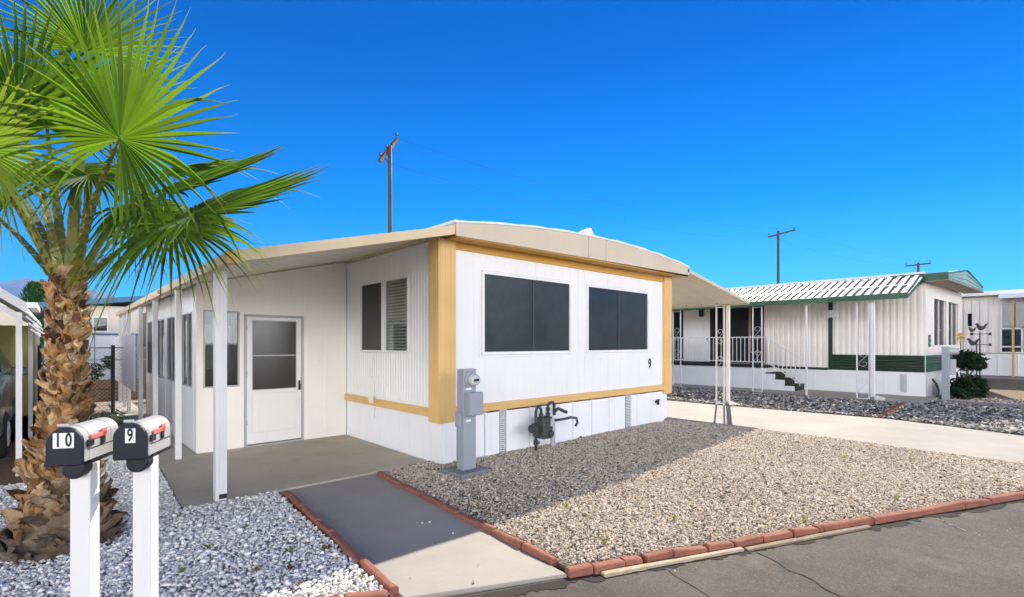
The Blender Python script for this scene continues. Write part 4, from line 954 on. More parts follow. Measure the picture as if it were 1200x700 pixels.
mb = MB(); ewall(mb, .34, .48, 1.72, 1.80, .034, .031); ewall(mb, .34, .48, 1.56, 1.64, .034, .031); mb.build('plaque_panel', M['sage'], o)
# skirting
mb = MB(); mb.box(BX + .0, BX + .04, 2.47, 6.6, -.06, .735); 
for y in (3.4, 3.95, 4.55, 5.3, 6.0): mb.box(BX - .006, BX, y, y + .015, .0, .72)
mb.build('skirting', M['skirt'], nb)
mb = MB(); ewall(mb, .0, 5.2, -.06, .735, 0, -.04)
for s in (.7, 1.5, 2.4, 3.3, 4.2): ewall(mb, s, s + .02, 0, .72, .006, 0)
mb.build('skirting', M['skirt'], nb)
mb = MB(); mb.box(BX - .008, BX, 2.87, 3.03, .12, .67); mb.build('skirting_vent', M['vent'], nb)
# roof: low gable with a deep fascia at the end, and the corrugated awning along the long side
def zgb(s): return 3.45 + .02 * s / 5.6
mb = MB(); L0, L1, PK = -.2, 5.4, 2.6
top = [E(L0, .5, 3.63), E(PK, .5, 3.95), E(L1, .5, 3.62)]; bot = [E(L1, .5, 3.45), E(PK, .5, 3.40), E(L0, .5, 3.46)]
mb.prism(top + bot, (.0, 12.0, 0)); mb.build('roof', M['roofwhite'], nb)
def gab(s): return 3.63 + .32 * (s - L0) / (PK - L0) if s < PK else 3.95 - .33 * (s - PK) / (L1 - PK)
mb = MB(); n = 7
for k in range(n):
    f0, f1 = k / n, (k + 1) / n
    for (a, b) in ((L0, PK), (PK, L1)):
        def zz(s, f): lo = (3.46 if s == L0 else 3.40 if s == PK else 3.45); return lo + (gab(s) - lo) * f
        mb.prism([E(a, .503, zz(a, f0)), E(b, .503, zz(b, f0)), E(b, .503, zz(b, f1)), E(a, .503, zz(a, f1))], V(-.0635, -1, 0) * (.012 + .02 * (k % 2)))
mb.build('gable_siding', M['sage'], nb)
mb = MB(); mb.prism([E(L0 - .01, .55, 3.62), E(PK, .55, 3.96), E(L1 + .02, .55, 3.61), E(L1 + .02, .55, 3.57), E(PK, .55, 3.91), E(L0 - .01, .55, 3.575)], (0, .06, 0)); mb.build('gable_trim', M['green_siding'], nb)
mb = MB(); mb.prism([E(L0, .56, 3.40), E(L1, .56, 3.40), E(L1, .56, 3.435), E(L0, .56, 3.435)], (0, .52, 0)); mb.build('soffit', M['taupe'], nb)
mb = MB(); mb.box(BX - .24, BX - .20, 1.90, 3.2, 3.42, 3.64); mb.build('eave_fascia', M['green'], nb)
A0, A1 = 16.55, 18.62
def zba(x): return 2.90 + (x - A0) * (3.60 - 2.90) / (A1 - A0)
mb = MB(); mb.prism([(A0, 2.52, zba(A0) - .02), (A1, 2.46, zba(A1) - .02), (A1, 2.46, zba(A1)), (A0, 2.52, zba(A0))], (0, 10.5, 0))
y = 2.54
while y < 12.9:
    mb.prism([(A0 - .02, y, zba(A0)), (A1, y, zba(A1)), (A1, y, zba(A1) + .045), (A0 - .02, y, zba(A0) + .045)], (0, .095, 0)); y += .205
xm = A0 + .85; mb.prism([(xm, 2.52, zba(xm) + .012), (xm + .07, 2.52, zba(xm + .07) + .012), (xm + .07, 2.52, zba(xm + .07) + .050), (xm, 2.52, zba(xm) + .050)], (0, 10.4, 0))
mb.build('awning_roof', M['pan_roof'], nb)
mb = MB(); mb.box(A1 - .02, A1 + .16, 2.44, 12.9, 3.62, 3.70); mb.build('ridge_cap', M['roofwhite'], nb)
mb = MB(); mb.box(A0 - .06, A0 - .02, 2.50, 12.9, 2.80, 2.955); mb.prism([(A0 - .06, 2.49, 2.80), (A1, 2.43, 3.50), (A1, 2.43, 3.60), (A0 - .06, 2.49, 2.90)], (0, .02, 0)); mb.build('awning_fascia', M['green'], nb, bevel=.005)
mb = MB(); mb.prism([(A0 + .01, 2.53, zba(A0) - .06), (A1, 2.50, zba(A1) - .06), (A1, 2.50, zba(A1) - .045), (A0 + .01, 2.53, zba(A0) - .045)], (0, 10.3, 0)); mb.build('awning_ceiling', M['awn'], nb)
for ya, yb in ((3.69, 3.40), (6.56, 6.28), (9.42, 9.12)): iron_post(nb, 16.8, yb, ya, 2.84, M['white_wood'], 3)
mb = MB(); mb.bar((16.8, 4.98, 0), (16.8, 4.98, 2.84), .05, .05); mb.build('awning_post', M['white_wood'], nb)
mb = MB(); mb.box(16.75, 16.85, 3.27, 3.37, .10, 2.82); mb.prism([(16.75, 3.27, .16), (16.75, 3.27, .03), (16.72, 3.02, .03), (16.72, 3.02, .10)], (.1, .02, 0)); mb.build('downspout', M['white_wood'], nb, bevel=.01)
# raised porch, stairs and railings
mb = MB(); mb.box(17.85, BX + .05, 6.55, 11.5, .0, .76); mb.build('porch_base', M['skirt'], nb)
mb = MB(); mb.box(17.80, BX + .05, 6.50, 11.5, .762, .84); mb.build('porch_deck', M['tread'], nb)
mb = MB()
for k in range(3): mb.prism([(17.85, 6.548 - .30 * k, .0), (17.85, 6.25 - .30 * k, .0), (17.85, 6.25 - .30 * k, .57 - .19 * k), (17.85, 6.548 - .30 * k, .57 - .19 * k)], (.9, 0, 0))
st = mb.build('stairs', M['skirt'], nb)
mb = MB()
for k in range(3): mb.box(17.83, 18.77, 6.22 - .30 * k, 6.55 - .30 * k, .572 - .19 * k, .605 - .19 * k); mb.box(17.87, 18.73, 6.225 - .30 * k, 6.245 - .30 * k, .40 - .19 * k, .57 - .19 * k)
mb.build('tread', M['tread'], st)
def rail(p0, p1, h0, h1, n, nm):
    m = MB(); p0, p1 = Vector(p0), Vector(p1)
    for h in (h0, h1): m.bar(p0 + V(0, 0, h), p1 + V(0, 0, h), .03, .03)
    for i in range(n + 1):
        q = p0.lerp(p1, i / n); m.bar(q + V(0, 0, h0 - (.10 if i in (0, n) else 0)), q + V(0, 0, h1), .02, .02)
    m.build(nm, M['white_wood'], nb)
rail((17.88, 6.55, .84), (17.88, 10.8, .84), .12, .98, 30, 'porch_railing')
rail((17.88, 6.55, .84), (17.88, 5.50, .16), .14, .98, 8, 'stair_railing')
# white butterfly ornament on the trim post
orn = MB()
for s in (-1, 1):
    for (dy, dz, r) in ((.12, .05, .12), (.09, -.08, .08)):
        c = V(BX - .05, 4.86 + s * dy, 2.58 + dz); orn.add([c + V(0, r * cos(2 * pi * k / 12), r * .75 * sin(2 * pi * k / 12)) for k in range(12)] + [c + V(-.015, r * .8 * cos(2 * pi * k / 12), r * .6 * sin(2 * pi * k / 12)) for k in range(12)], [tuple(range(12)), tuple(range(12, 24))] + [(k, (k + 1) % 12, 12 + (k + 1) % 12, 12 + k) for k in range(12)])
orn.box(BX - .07, BX - .036, 4.84, 4.88, 2.46, 2.70)
tag(orn.build('wall_ornament', M['white'], None, loc=(BX - .05, 4.86, 2.58)), 'white butterfly shaped ornament fixed to the narrow green trim post', 'ornament')

p2 = thing('electric_pedestal', 'grey electric pedestal standing at the green banded corner of the neighbouring home', 'electric meter', (18.75, 1.98, 0))
m = MB(); m.box(18.64, 18.86, 1.90, 2.06, -.05, 1.50); m.build('post', M['grey'], p2, bevel=.01)
m = MB(); m.cyl((18.78, 1.90, 1.38), (18.78, 1.70, 1.38), .10, .09, 20); m.build('meter_dial', M['chrome'], p2)
m = MB(); m.box(18.82, 19.05, 1.78, 1.90, .70, 1.15); m.build('breaker_box', M['galv'], p2, bevel=.01)
m = MB(); m.tube([(18.95, 2.30, .55), (18.9, 2.2, .40), (18.95, 2.15, .2), (18.9, 2.2, -.05)], .03); m.build('conduit', M['gasgrey'], p2)

def bush(name, label, parts, stems, mat, cat='bush', size=.05, n=500):
    c0 = parts[0][0]; t = thing(name, label, cat, (c0[0], c0[1], 0)); m = MB(); r = random.Random(hash(label) % 1000 if False else len(label))
    for c, rad in parts: leaf_cloud(m, c, rad, n, size, r, lambda d: .85 + .25 * sin(d.x * 7 + d.y * 5) * cos(d.z * 6))
    m.build('foliage', mat, t); m = MB()
    for a, b, rr in stems: m.tube([a, Vector(a).lerp(Vector(b), .5) + V(.02, .01, 0), b], [rr, rr * .8, rr * .5], 6)
    m.build('stem', M['polewood'], t); return t
bush('bush', 'dark rounded topiary bush beside the far grey electric pedestal', [((20.1, 1.62, 1.10), (.52, .4, .33)), ((20.55, 1.45, .98), (.2, .2, .2))], [((20.1, 1.65, -.05), (20.1, 1.62, 1.0), .05), ((20.1, 1.65, .5), (20.5, 1.46, .9), .03)], M['bush'], size=.055, n=900)
bush('bush', 'low dark bush spreading at the foot of the topiary bush', [((19.7, 1.68, .28), (.75, .35, .42)), ((20.35, 1.45, .25), (.35, .3, .4))], [((19.7, 1.7, -.05), (19.6, 1.7, .4), .04), ((20.3, 1.5, -.05), (20.35, 1.45, .4), .03)], M['bush'], size=.055, n=900)
t = thing('flower_cluster', 'yellow flower ornament on a thin stake behind the bush', 'garden ornament', (20.9, 1.85, 0))
m = MB(); leaf_cloud(m, (20.9, 1.85, 1.78), (.11, .11, .15), 40, .04, rg); m.build('petals', M['yellow'], t); m = MB(); m.cyl((20.9, 1.85, .0), (20.9, 1.85, 1.8), .012, n=6); m.build('stake', M['gasgrey'], t)
t = thing('garden_spinner', 'dark metal garden spinner with bird shapes on tall stakes by the bushes', 'garden ornament', (21.5, 1.45, 0))
m = MB(); m.cyl((21.45, 1.45, .0), (21.45, 1.45, 1.95), .018, n=6); m.cyl((21.05, 1.5, .0), (21.05, 1.5, 1.6), .016, n=6); m.build('stake', M['black'], t)
m = MB(); m.bar((21.45, 1.62, 1.90), (21.45, 1.22, 1.90), .03, .02); m.bar((21.45, 1.62, 1.56), (21.45, 1.22, 1.56), .03, .02)
for p in ((21.45, 1.22, 1.90), (21.45, 1.22, 1.56), (21.45, 1.64, 1.90)): m.obox(p, (.02, 0, 0), (0, .035, 0), (0, 0, .04))
m.build('arm', M['black'], t)
def bird(x, y, z, s):
    m = MB(); pts = [(-.5, .35), (-.35, .5), (-.2, .42), (-.1, .2), (.15, .15), (.3, .35), (.55, .5), (.42, .2), (.3, -.1), (.05, -.3), (-.2, -.25), (-.32, .0), (-.38, .25)]
    m.prism([(x, y - a * s, z + b * s) for a, b in pts], (.02, 0, 0)); m.build('bird_shape', M['black'], t)
bird(21.44, 1.42, 2.10, .30); bird(21.04, 1.58, 1.62, .30); bird(21.04, 1.60, 2.02, .20)

#=====================================================================  FAR HOME ON THE RIGHT
fc = thing('mobile_home', 'pale far mobile home behind the green one with yellow posts before dark windows', 'mobile home', (30, 2, .35))
CX = 27.0; cz = .28
mb = MB(); mb.box(CX, CX + 6, -8, 6.5, 1.22, 3.45); ribwall_y(mb, CX - .002, 1.36, 6.5, 1.24, 3.3, .24, .03); mb.build('long_wall', M['bwhite'], fc)
mb = MB(); mb.box(CX - .01, CX + 5.9, -8, 6.4, cz, 1.2)
for k in range(26): mb.box(CX - .03, CX - .01, -7.5 + k * .55, -7.48 + k * .55, cz, 1.19)
mb.build('skirting', M['skirt'], fc)
mb = MB(); mb.box(CX - .35, CX + 6.3, -8.4, 6.8, 3.47, 3.64); mb.build('roof', M['roofwhite'], fc, bevel=.03)
mb = MB(); mb.box(CX - .03, CX, 1.36, 6.5, 3.30, 3.46); mb.build('eave_trim', M['bg_cream'], fc)
mb = MB(); mb.box(CX - .02, CX - .004, -1.5, 1.20, 1.28, 3.16); o = mb.build('window', M['glass_dark'], fc)
mb = MB(); frame_rect(mb, 'y', CX - .004, -1, -1.5, 1.20, 1.28, 3.16, .06, .04); mb.box(CX - .06, CX - .02, .62, .68, 1.28, 2.2); mb.box(CX - .06, CX - .02, -.2, 1.2, 2.15, 2.20); mb.box(CX - .06, CX - .02, -.2, 1.2, 1.45, 1.50); mb.build('frame', M['white'], o)
for y in (.88, .50, -.6):
    mb = MB(); mb.box(CX - .5, CX - .42, y - .035, y + .035, cz, 3.46); mb.build('porch_post', M['yellow_post'], fc)
mb = MB(); mb.box(CX - .9, CX - .3, -1.4, 1.25, 3.30, 3.46); mb.build('window_awning', M['pale_blue'], fc)
mb = MB(); mb.box(CX - .03, CX - .004, 2.05, 2.20, 2.30, 2.8); mb.build('side_light', M['glass_dark'], fc)

#=====================================================================  UTILITY POLES AND WIRES
def pole(label, base, ztop, r, arm0, arm1, brace=True):
    t = thing('utility_pole', label, 'utility pole', (base[0], base[1], 0), 'utility poles behind the homes')
    m = MB(); m.tube([(base[0], base[1], -.1), (base[0], base[1], ztop * .5), (base[0], base[1], ztop)], [r * 1.15, r * 1.05, r * .9], 12); m.build('shaft', M['polewood'], t, smooth=True)
    a, b = Vector(arm0), Vector(arm1); m = MB(); m.bar(a, b, .10, .12); m.build('crossarm', M['polewood'], t)
    for f in (.04, .38, .96):
        q = a.lerp(b, f); m = MB(); m.tube([q + V(0, 0, .05), q + V(0, 0, .16), q + V(0, 0, .20), q + V(0, 0, .27)], [.02, .02, .05, .035], 8); m.build('insulator', M['gasgrey'], t)
    m = MB(); c = V(base[0], base[1], a.lerp(b, .5).z)
    for f in (.22, .78): m.bar(a.lerp(b, f), V(base[0], base[1], c.z - .55), .03, .02)
    m.build('brace', M['gasgrey'], t)
    return t
b1 = at(457, 175, 18); pole('tall utility pole rising behind the ochre trimmed white home', (b1.x, b1.y), at(457, 171, 18).z, .075, at(444.5, 189, 17.3), at(465.5, 163.5, 18.7))
b2 = at(912, 272, 40); pole('utility pole with wide crossarm behind the corrugated awning roof', (b2.x, b2.y), at(912, 271, 40).z, .10, at(900, 278, 40.3), at(932, 269.5, 39.5))
b3 = at(1076, 309, 48); pole('utility pole with only its top and crossarm above the green gabled roof', (b3.x, b3.y), at(1076, 308, 48).z, .11, at(1061, 312, 48.5), at(1091, 308.5, 47.5))
def wire(a, b, sag, label, r=.0045):
    a, b = Vector(a), Vector(b); m = MB(); m.tube([a.lerp(b, i / 24) - V(0, 0, sag * 4 * (i / 24) * (1 - i / 24)) for i in range(25)], r, 5)
    tag(m.build('overhead_wire', M['rubber'], None, loc=tuple((a + b) / 2)), label, 'wire', 'overhead wires between the poles')
wire(at(444.5, 188, 17.3), at(900, 276.5, 40.3), .9, 'thin overhead wire from the tall near pole to the middle pole')
wire(at(465.5, 162.5, 18.7), at(932, 268, 39.5), .9, 'thin overhead wire from the tall near pole to the middle pole')
wire(at(900, 276.5, 40.3), at(1061, 311, 48.5), .5, 'thin overhead wire from the middle pole to the right pole')
wire(at(932, 268, 39.5), at(1091, 307.5, 47.5), .5, 'thin overhead wire from the middle pole to the right pole')
wire(at(230, 278, 26), at(455, 292, 22), .15, 'low service wire running behind the porch awning edge', .006)

#=====================================================================  LEFT NEIGHBOUR: CARPORT, CAR, FENCE, FAR HOUSES
cp = thing('carport', 'white neighbouring carport with slatted eave and slim posts at the left edge', 'carport', (-1.4, 11, 0))
y0, y1 = 8.5, 15.5
for sx in (-.36, -2.75):
    for y in (8.54, 11.9, 15.3):
        m = MB(); m.bar((sx, y, -.05), (sx, y, 1.98), .055, .055); m.build('post', M['white_wood'], cp)
m = MB(); m.prism([(-.30, y0, 2.06), (-1.55, y0, 3.02), (-2.80, y0, 2.06), (-2.80, y0, 2.0), (-1.55, y0, 2.96), (-.30, y0, 2.0)], (0, y1 - y0, 0)); m.build('roof', M['roofwhite'], cp)
m = MB(); m.prism([(-.28, y0 - .03, 2.09), (-1.55, y0 - .03, 3.06), (-2.82, y0 - .03, 2.09), (-2.82, y0 - .03, 1.97), (-1.55, y0 - .03, 2.93), (-.28, y0 - .03, 1.97)], (0, .03, 0)); m.build('roof_fascia', M['roofwhite'], cp)
m = MB(); m.bar((-.36, 8.54, 1.93), (-.9, 8.54, 2.30), .05, .06); m.bar((-2.75, 8.54, 1.93), (-2.2, 8.54, 2.30), .05, .06); m.bar((-.36, 8.54, 1.96), (-.36, 15.4, 1.96), .05, .05); m.build('beam', M['white_wood'], cp)
for k in range(4):
    m = MB(); zc = 1.96 - .075 * k; m.obox((-.27 + .02 * k, 10.4, zc), (.045, 0, -.045), (0, 1.95, 0), (.006, 0, .006)); m.build('eave_slat', M['roofwhite'], cp)
m = MB(); m.box(-3.1, -.32, 15.5, 15.6, -.05, 2.0); m.box(-3.1, -3.0, 8.6, 15.5, -.05, 2.1); m.build('back_wall', M['carport_in'], cp)
m = MB(); m.box(-1.6, -.8, 15.44, 15.5, -.0, 1.75); m.build('door', M['yellow_post'], cp, bevel=.01)

car = thing('parked_car', 'dark green parked car with round fenders under the white carport', 'car', (-1.45, 11.2, 0))
prof = [(0, .45), (.02, .80), (.12, .98), (.9, 1.10), (1.35, 1.14), (1.95, 1.55), (2.6, 1.62), (3.4, 1.58), (4.0, 1.15), (4.25, 1.05), (4.3, .5), (4.2, .32), (.15, .32)]
cy0 = 9.15; cxm = -1.42; hw = .86
m = MB(); low = [(0, .42), (.03, .82), (.14, .98), (.9, 1.09), (1.35, 1.13), (4.0, 1.12), (4.25, 1.02), (4.3, .5), (4.2, .32), (.15, .32)]
m.prism([(cxm - hw, cy0 + a, z) for a, z in low], (2 * hw, 0, 0)); body = m.build('body', M['car'], car, bevel=.09, seg=4, smooth=True)
m = MB(); cab = [(1.20, 1.10), (1.95, 1.58), (2.5, 1.64), (3.3, 1.60), (3.95, 1.10)]
lo_ = [(cxm - .78, cy0 + a, z) if z < 1.2 else (cxm - .64, cy0 + a, z) for a, z in cab]; hi_ = [(cxm + .78, cy0 + a, z) if z < 1.2 else (cxm + .64, cy0 + a, z) for a, z in cab]
m.add(lo_ + hi_, [tuple(range(5)), tuple(range(5, 10))] + [(i, (i + 1) % 5, 5 + (i + 1) % 5, 5 + i) for i in range(5)]); m.build('cabin', M['car'], car, bevel=.05, seg=3)
m = MB(); m.prism([(cxm - .66, cy0 + 1.30, 1.165), (cxm + .66, cy0 + 1.30, 1.165), (cxm + .56, cy0 + 1.87, 1.535), (cxm - .56, cy0 + 1.87, 1.535)], (0, -.012, .015)); m.build('windshield', M['glass_dark'], car)
for s in (-1, 1):
    m = MB(); m.prism([(cxm + s * .778, cy0 + 1.5, 1.17), (cxm + s * .665, cy0 + 1.98, 1.52), (cxm + s * .655, cy0 + 3.2, 1.53), (cxm + s * .778, cy0 + 3.6, 1.17)], (s * .012, 0, .003)); m.build('side_window', M['glass_dark'], car)
    m = MB(); m.obox((cxm + s * .98, cy0 + 1.45, 1.18), (.09, 0, 0), (0, .05, 0), (0, 0, .065)); m.bar((cxm + s * .82, cy0 + 1.45, 1.14), (cxm + s * .95, cy0 + 1.45, 1.17), .03, .03); m.build('wing_mirror', M['car'], car, bevel=.03, seg=3)
    m = MB(); m.cyl((cxm + s * .62, cy0 + .02, .74), (cxm + s * .62, cy0 - .03, .74), .11, .09, 18); m.build('headlight', M['chrome'], car)
    for wy in (.85, 3.45):
        m = MB(); m.tube([(cxm + s * .66, cy0 + wy, .32), (cxm + s * .70, cy0 + wy, .32), (cxm + s * .86, cy0 + wy, .32), (cxm + s * .89, cy0 + wy, .32)], [.27, .33, .33, .28], 24); w = m.build('wheel', M['rubber'], car)
        m = MB(); m.cyl((cxm + s * .885, cy0 + wy, .32), (cxm + s * .905, cy0 + wy, .32), .19, .16, 20); m.build('rim', M['chrome'], w)
m = MB(); m.box(cxm - .84, cxm + .84, cy0 - .07, cy0 + .02, .42, .58); m.build('bumper', M['chrome'], car, bevel=.03, seg=3)
m = MB(); m.box(cxm - .42, cxm + .42, cy0 - .015, cy0 + .02, .64, .82)
m.build('grille', M['black'], car, bevel=.01)

def chain_mat():
    t = NT('chain_link')
    return t
fe = thing('chain_link_fence', 'galvanised chain link fence with dark posts behind the palm', 'fence', (.0, 14.8, 0))
m = MB()
for px_ in (.90,): pass
fx0, fx1, fy = -.3, 3.6, 14.78
m = MB(); m.tube([(fx0, fy, 1.50), (fx1, fy, 1.50)], .018, 6); m.tube([(fx0, fy, 1.22), (fx1, fy, 1.22)], .012, 6); m.build('rail', M['galv'], fe)
for x in (-.3, .93, 2.3, 3.6):
    m = MB(); m.tube([(x, fy - .02, -.05), (x, fy - .02, 1.56)], .038, 8); m.build('post', M['gasgrey'], fe)
m = MB(); q = .085; k = fx0 - 1.5
while k < fx1:
    for s in (1, -1):
        a0 = (k, .0) if s == 1 else (k + 1.5, .0); a1 = (k + 1.5, 1.5) if s == 1 else (k, 1.5)
        # clip to the fence length
        t0, t1 = 0., 1.; dx = a1[0] - a0[0]
        for lim, sg in ((fx0, 1), (fx1, -1)):
            tt = (lim - a0[0]) / dx
            if (dx > 0) == (sg == 1): t0 = max(t0, tt)
            else: t1 = min(t1, tt)
        if t1 - t0 > .02: m.bar((a0[0] + dx * t0, fy, 1.5 * t0), (a0[0] + dx * t1, fy, 1.5 * t1), .005, .005)
    k += q
m.build('wire_mesh', M['galv'], fe)

pl = thing('raised_planter', 'low brown timber planter wall in front of the blue roofed house', 'planter', (1, 18.3, 0))
m = MB(); m.box(-4, 5, 18.0, 18.14, -.05, .30); m.box(-4, 5, 18.01, 18.15, .31, .58); m.build('timber', M['planter'], pl, bevel=.02)
m = MB(); m.box(-4, 5, 18.16, 19.0, -.05, .5); m.build('soil', M['dirt'], pl)
rgp = random.Random(21)
for (x, y, z, r, lb) in ((.70, 18.45, .80, .30, 'dark spiky plant in the timber planter left of the fence post'), (1.12, 18.4, 1.05, .22, 'small potted looking shrub beside the fence post in the planter')):
    t = thing('shrub', lb, 'shrub', (x, y, .5)); m = MB(); leaf_cloud(m, (x, y, z), (r, r, r * .9), 220, .045, rgp); m.build('foliage', M['bush'], t); m = MB(); m.tube([(x, y, .45), (x, y, z)], .02, 6); m.build('stem', M['polewood'], t)

bh = thing('house', 'cream house with blue roof edge seen beyond the fence', 'house', (2.5, 26, 0))
HYb = 25.5
m = MB(); wall_cells(m, 'x', HYb, HYb + .15, -.4, 2.45, -.05, 3.1, [(.55, 1.42, 2.10, 2.62)]); m.box(-.4, 6, HYb + 2.0, HYb + 6, -.05, 3.1); m.build('wall', M['bg_cream'], bh)
m = MB(); m.box(2.45, 6.0, HYb + .35, HYb + .5, -.05, 3.2); m.build('recessed_wall', M['taupe'], bh)
m = MB(); m.prism([(-1.2, HYb - .5, 2.82), (3.6, HYb - .5, 3.50), (7.5, HYb - .5, 3.2), (7.5, HYb - .5, 3.38), (3.6, HYb - .5, 3.70), (-1.2, HYb - .5, 3.02)], (0, 7, 0)); m.build('roof', M['blue_trim'], bh)
m = MB(); m.box(.55, 1.42, HYb + .05, HYb + .06, 2.10, 2.62); o = m.build('window', M['glass_dark'], bh)
m = MB(); frame_rect(m, 'x', HYb, -1, .55, 1.42, 2.10, 2.62, .05, .04); m.box(.96, 1.01, HYb - .02, HYb + .04, 2.1, 2.62); m.build('frame', M['white'], o)
m = MB(); m.box(-.4, 2.3, HYb - .55, HYb - .02, -.05, 1.92); sh = m.build('lower_shed', M['pale_blue'], bh)
m = MB(); m.box(-.45, 2.36, HYb - .60, HYb - .01, 1.92, 2.0); m.box(2.22, 2.32, HYb - .58, HYb - .555, 0, 1.92)
for x in (.2, 1.0, 1.65): m.box(x, x + .03, HYb - .562, HYb - .55, .0, 1.9)
m.build('trim', M['blue_trim'], sh)
m = MB(); m.box(3.1, 3.7, HYb + .30, HYb + .348, 2.0, 2.7); m.build('window', M['glass_dark'], bh)
m = MB(); m.box(3.5, 6, 22.2, 24.5, -.05, 3.0); z = .1
while z < 2.95: m.box(3.48, 3.5, 22.2, 24.5, z, z + .02); m.box(3.5, 6, 22.18, 22.2, z, z + .02); z += .2
m.build('siding_wing', M['pale_blue'], bh)
ch = thing('mobile_home', 'low white roofed home behind the carport and the dark cypress', 'mobile home', (-2.4, 22, 0))
m = MB(); m.box(-6, -.75, 22, 27, -.05, 2.72); m.build('wall', M['bg_cream'], ch)
m = MB(); m.box(-6.2, -.5, 21.7, 27.2, 2.72, 2.90); m.build('roof', M['roofwhite'], ch, bevel=.02)

cy = thing('cypress_tree', 'narrow dark green cypress standing before the hazy mountain', 'tree', (-.86, 34.6, 0))
m = MB(); rg2 = random.Random(11)
for k in range(5200):
    z = rg2.random() ** .8; zz = .3 + 4.3 * z; rr = .72 * (1 - .35 * z ** 3) * (1 if z < .75 else math.sqrt(max(0, 1 - ((z - .75) / .27) ** 2))) ; rr *= 1 + .12 * sin(zz * 6 + k % 3)
    a = rg2.uniform(0, 2 * pi); q = rr * rg2.random() ** .3; p = V(-.86 + cos(a) * q, 34.6 + sin(a) * q, zz)
    d = V(cos(a) * .35, sin(a) * .35, 1).normalized(); b = V(-sin(a), cos(a), 0) + V(rg2.gauss(0, .4), rg2.gauss(0, .4), 0); s = rg2.uniform(.04, .09)
    m.add([p, p + d * s + b * s * .35, p + d * s * 2.6, p + d * s - b * s * .35], [(0, 1, 2, 3)])
m.build('crown', M['cyp'], cy); m = MB(); m.tube([(-.86, 34.6, -.05), (-.86, 34.6, 2.2), (-.86, 34.6, 4.2)], [.12, .08, .02], 8); m.build('trunk', M['polewood'], cy)

# ------------------------------------------------------------------ mountains
def ridge(az):          # elevation angle (tan) of the skyline by azimuth from +Y, degrees, clockwise
    K = [(-90, .030), (-40, .05), (-20, .075), (-6, .10), (-3.6, .118), (-1.9, .129), (0.2, .112), (2.2, .111), (3.4, .104), (5, .085), (6.2, .064), (7.2, .045), (9, .03), (14, .022), (25, .012), (60, .010), (130, .008)]
    for (a, ea), (b, eb) in zip(K, K[1:]):
        if az <= b: t = (az - a) / (b - a); return ea + (eb - ea) * t
    return .008
from mathutils import noise as mnoise
mb = MB(); NA, NR = 420, 14; D0 = 3900.
for i in range(NA + 1):
    az = -90 + 220 * i / NA
    for j in range(NR + 1):
        u = j / NR; d = D0 * (.62 + .38 * u) if u <= 1 else D0
        hgt = .74 * ridge(az) * D0 * (u ** 1.25) ; nz = mnoise.fractal(Vector((az * .35, u * 2.2, 3.1)), .8, 2.1, 6)
        hgt = max(-2, hgt * (1 + .12 * nz * (1 - .75 * u)) + (-2 if j == 0 else 0))
        mb.v.append((sin(R(az)) * d, cos(R(az)) * d, hgt))
W = NR + 1
for i in range(NA):
    for j in range(NR): a = i * W + j; mb.f.append((a, a + W, a + W + 1, a + 1))
for i in range(NA + 1):
    az = -90 + 220 * i / NA; mb.v.append((sin(R(az)) * D0 * 1.25, cos(R(az)) * D0 * 1.25, -2))
Bk = (NA + 1) * W
for i in range(NA): mb.f.append((i * W + NR, (i + 1) * W + NR, Bk + i + 1, Bk + i))
struct('mountains', mb, M['mount'], smooth=True)

# ------------------------------------------------------------------ haze
HAZE = True
if HAZE:
    hz = MB(); hz.box(-5800, 5800, -5800, 5800, -3.2, 640)
    t = NT('haze'); pv = t.new('ShaderNodeVolumePrincipled'); pv.inputs['Color'].default_value = (.04, .36, .9, 1); pv.inputs['Density'].default_value = .00012; pv.inputs['Anisotropy'].default_value = .0
    t.ln(pv.outputs[0], t.out.inputs['Volume'])
    o = hz.build('haze', t.m); o['kind'] = 'stuff'

#=====================================================================  LIGHT, SKY, CAMERA
SKYR = [(0., (.46, .60, .70)), (.08, (.15, .43, .65)), (.25, (.015, .30, .61)), (.5, (.0, .172, .49)), (1., (.0, .13, .41))]
FILL_CLOUD = (38., 36., 34.)  # radiance of the added out-of-view cloud that fills the shade
SUN_EL, SUN_AZ = R(38), math.atan2(.912, .41)             # azimuth clockwise from +Y
w = bpy.data.worlds.new('World'); SC.world = w; w.use_nodes = True; nt = w.node_tree; nt.nodes.clear()
sky = nt.nodes.new('ShaderNodeTexSky'); sky.sky_type = 'NISHITA'; sky.sun_disc = False; sky.sun_elevation = SUN_EL; sky.sun_rotation = SUN_AZ
sky.air_density = 1.0; sky.dust_density = 0.0; sky.ozone_density = 4.0; sky.altitude = 300
WN = lambda typ, **k: (lambda n: ([setattr(n, a, v) for a, v in k.items()], n)[1])(nt.nodes.new(typ))
L_ = nt.links.new
tc = WN('ShaderNodeTexCoord'); sep = WN('ShaderNodeSeparateXYZ'); L_(tc.outputs['Generated'], sep.inputs[0])
# clear deep-blue desert air: the zenith keeps only its blue, the horizon stays pale
rp_ = WN('ShaderNodeValToRGB'); e = rp_.color_ramp.elements
for _ in range(3): e.new(.5)
for q, (p, c) in zip(e, SKYR): q.position = p; q.color = (*c, 1)
L_(sep.outputs['Z'], rp_.inputs[0])
mu = WN('ShaderNodeMix', data_type='RGBA', blend_type='MULTIPLY'); mu.inputs[0].default_value = 1; L_(sky.outputs[0], mu.inputs[6]); L_(rp_.outputs[0], mu.inputs[7])
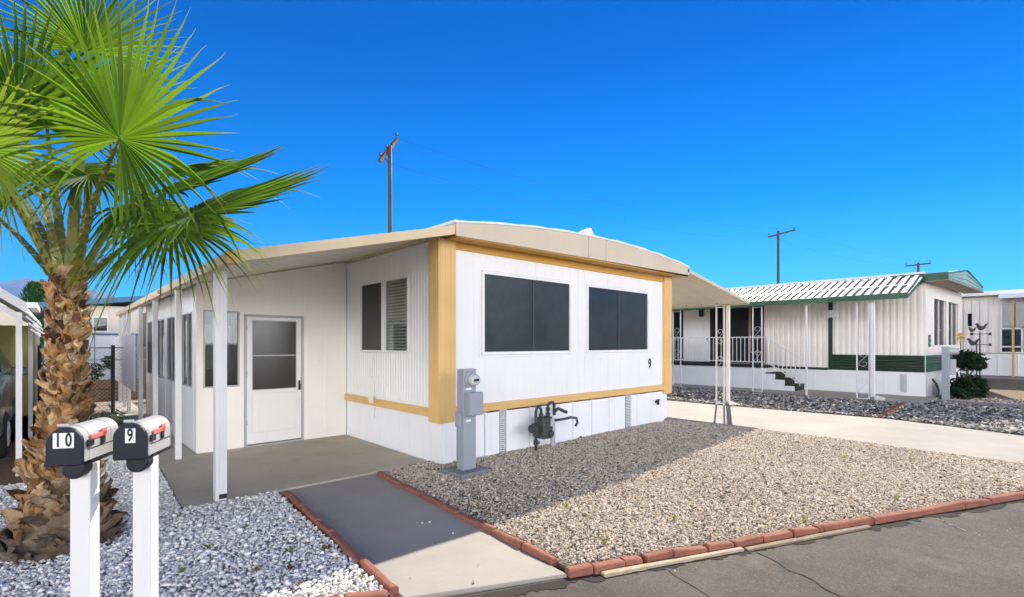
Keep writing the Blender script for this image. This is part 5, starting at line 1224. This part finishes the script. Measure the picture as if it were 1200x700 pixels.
# added cloud bank, unseen behind the camera, bright to fill the shaded walls
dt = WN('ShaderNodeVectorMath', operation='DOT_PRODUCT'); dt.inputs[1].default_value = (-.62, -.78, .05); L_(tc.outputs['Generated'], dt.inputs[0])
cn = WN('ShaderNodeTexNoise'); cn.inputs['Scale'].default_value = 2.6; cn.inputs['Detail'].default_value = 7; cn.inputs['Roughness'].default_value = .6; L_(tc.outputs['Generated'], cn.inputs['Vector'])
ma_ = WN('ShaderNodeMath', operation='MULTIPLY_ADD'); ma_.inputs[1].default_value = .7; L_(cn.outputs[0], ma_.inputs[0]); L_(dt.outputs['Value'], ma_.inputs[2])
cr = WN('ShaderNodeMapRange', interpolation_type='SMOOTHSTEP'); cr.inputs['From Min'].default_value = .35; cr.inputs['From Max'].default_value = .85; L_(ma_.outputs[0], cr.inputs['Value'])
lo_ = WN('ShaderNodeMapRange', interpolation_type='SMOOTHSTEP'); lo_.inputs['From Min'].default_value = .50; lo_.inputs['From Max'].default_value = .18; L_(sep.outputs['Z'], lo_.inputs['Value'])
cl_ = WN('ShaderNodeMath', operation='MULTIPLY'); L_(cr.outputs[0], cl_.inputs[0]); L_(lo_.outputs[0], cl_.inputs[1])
mc = WN('ShaderNodeMix', data_type='RGBA'); mc.inputs[7].default_value = (*FILL_CLOUD, 1); L_(cl_.outputs[0], mc.inputs[0]); L_(mu.outputs[2], mc.inputs[6])
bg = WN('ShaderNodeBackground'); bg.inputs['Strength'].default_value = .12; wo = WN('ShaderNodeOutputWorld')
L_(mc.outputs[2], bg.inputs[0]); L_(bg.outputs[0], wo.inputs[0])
sl = bpy.data.lights.new('sun', 'SUN'); sl.energy = 5.0; sl.angle = R(.53); sl.color = (1, .93, .82)
so = bpy.data.objects.new('sun', sl); COL.objects.link(so)
sd = V(sin(SUN_AZ) * cos(SUN_EL), cos(SUN_AZ) * cos(SUN_EL), sin(SUN_EL)); so.rotation_euler = sd.to_track_quat('Z', 'Y').to_euler(); so.location = (0, 0, 30)
cam = bpy.data.cameras.new('camera'); co = bpy.data.objects.new('camera', cam); COL.objects.link(co); SC.camera = co
cam.sensor_width = 36; cam.sensor_fit = 'HORIZONTAL'; cam.lens = F0 / 1200 * 36; cam.shift_y = (HZ - 350) / 1200; cam.clip_start = .05; cam.clip_end = 20000
co.location = (0, 0, CH); co.rotation_euler = (R(90), 0, -YAW)
SC.view_settings.view_transform = 'Standard'; SC.view_settings.look = 'None'; SC.view_settings.exposure = 1.05; SC.view_settings.gamma = 1
SC.cycles.max_bounces = 8; SC.cycles.diffuse_bounces = 5; SC.cycles.transparent_max_bounces = 12; SC.cycles.volume_bounces = 1
SC.cycles.use_denoising = True
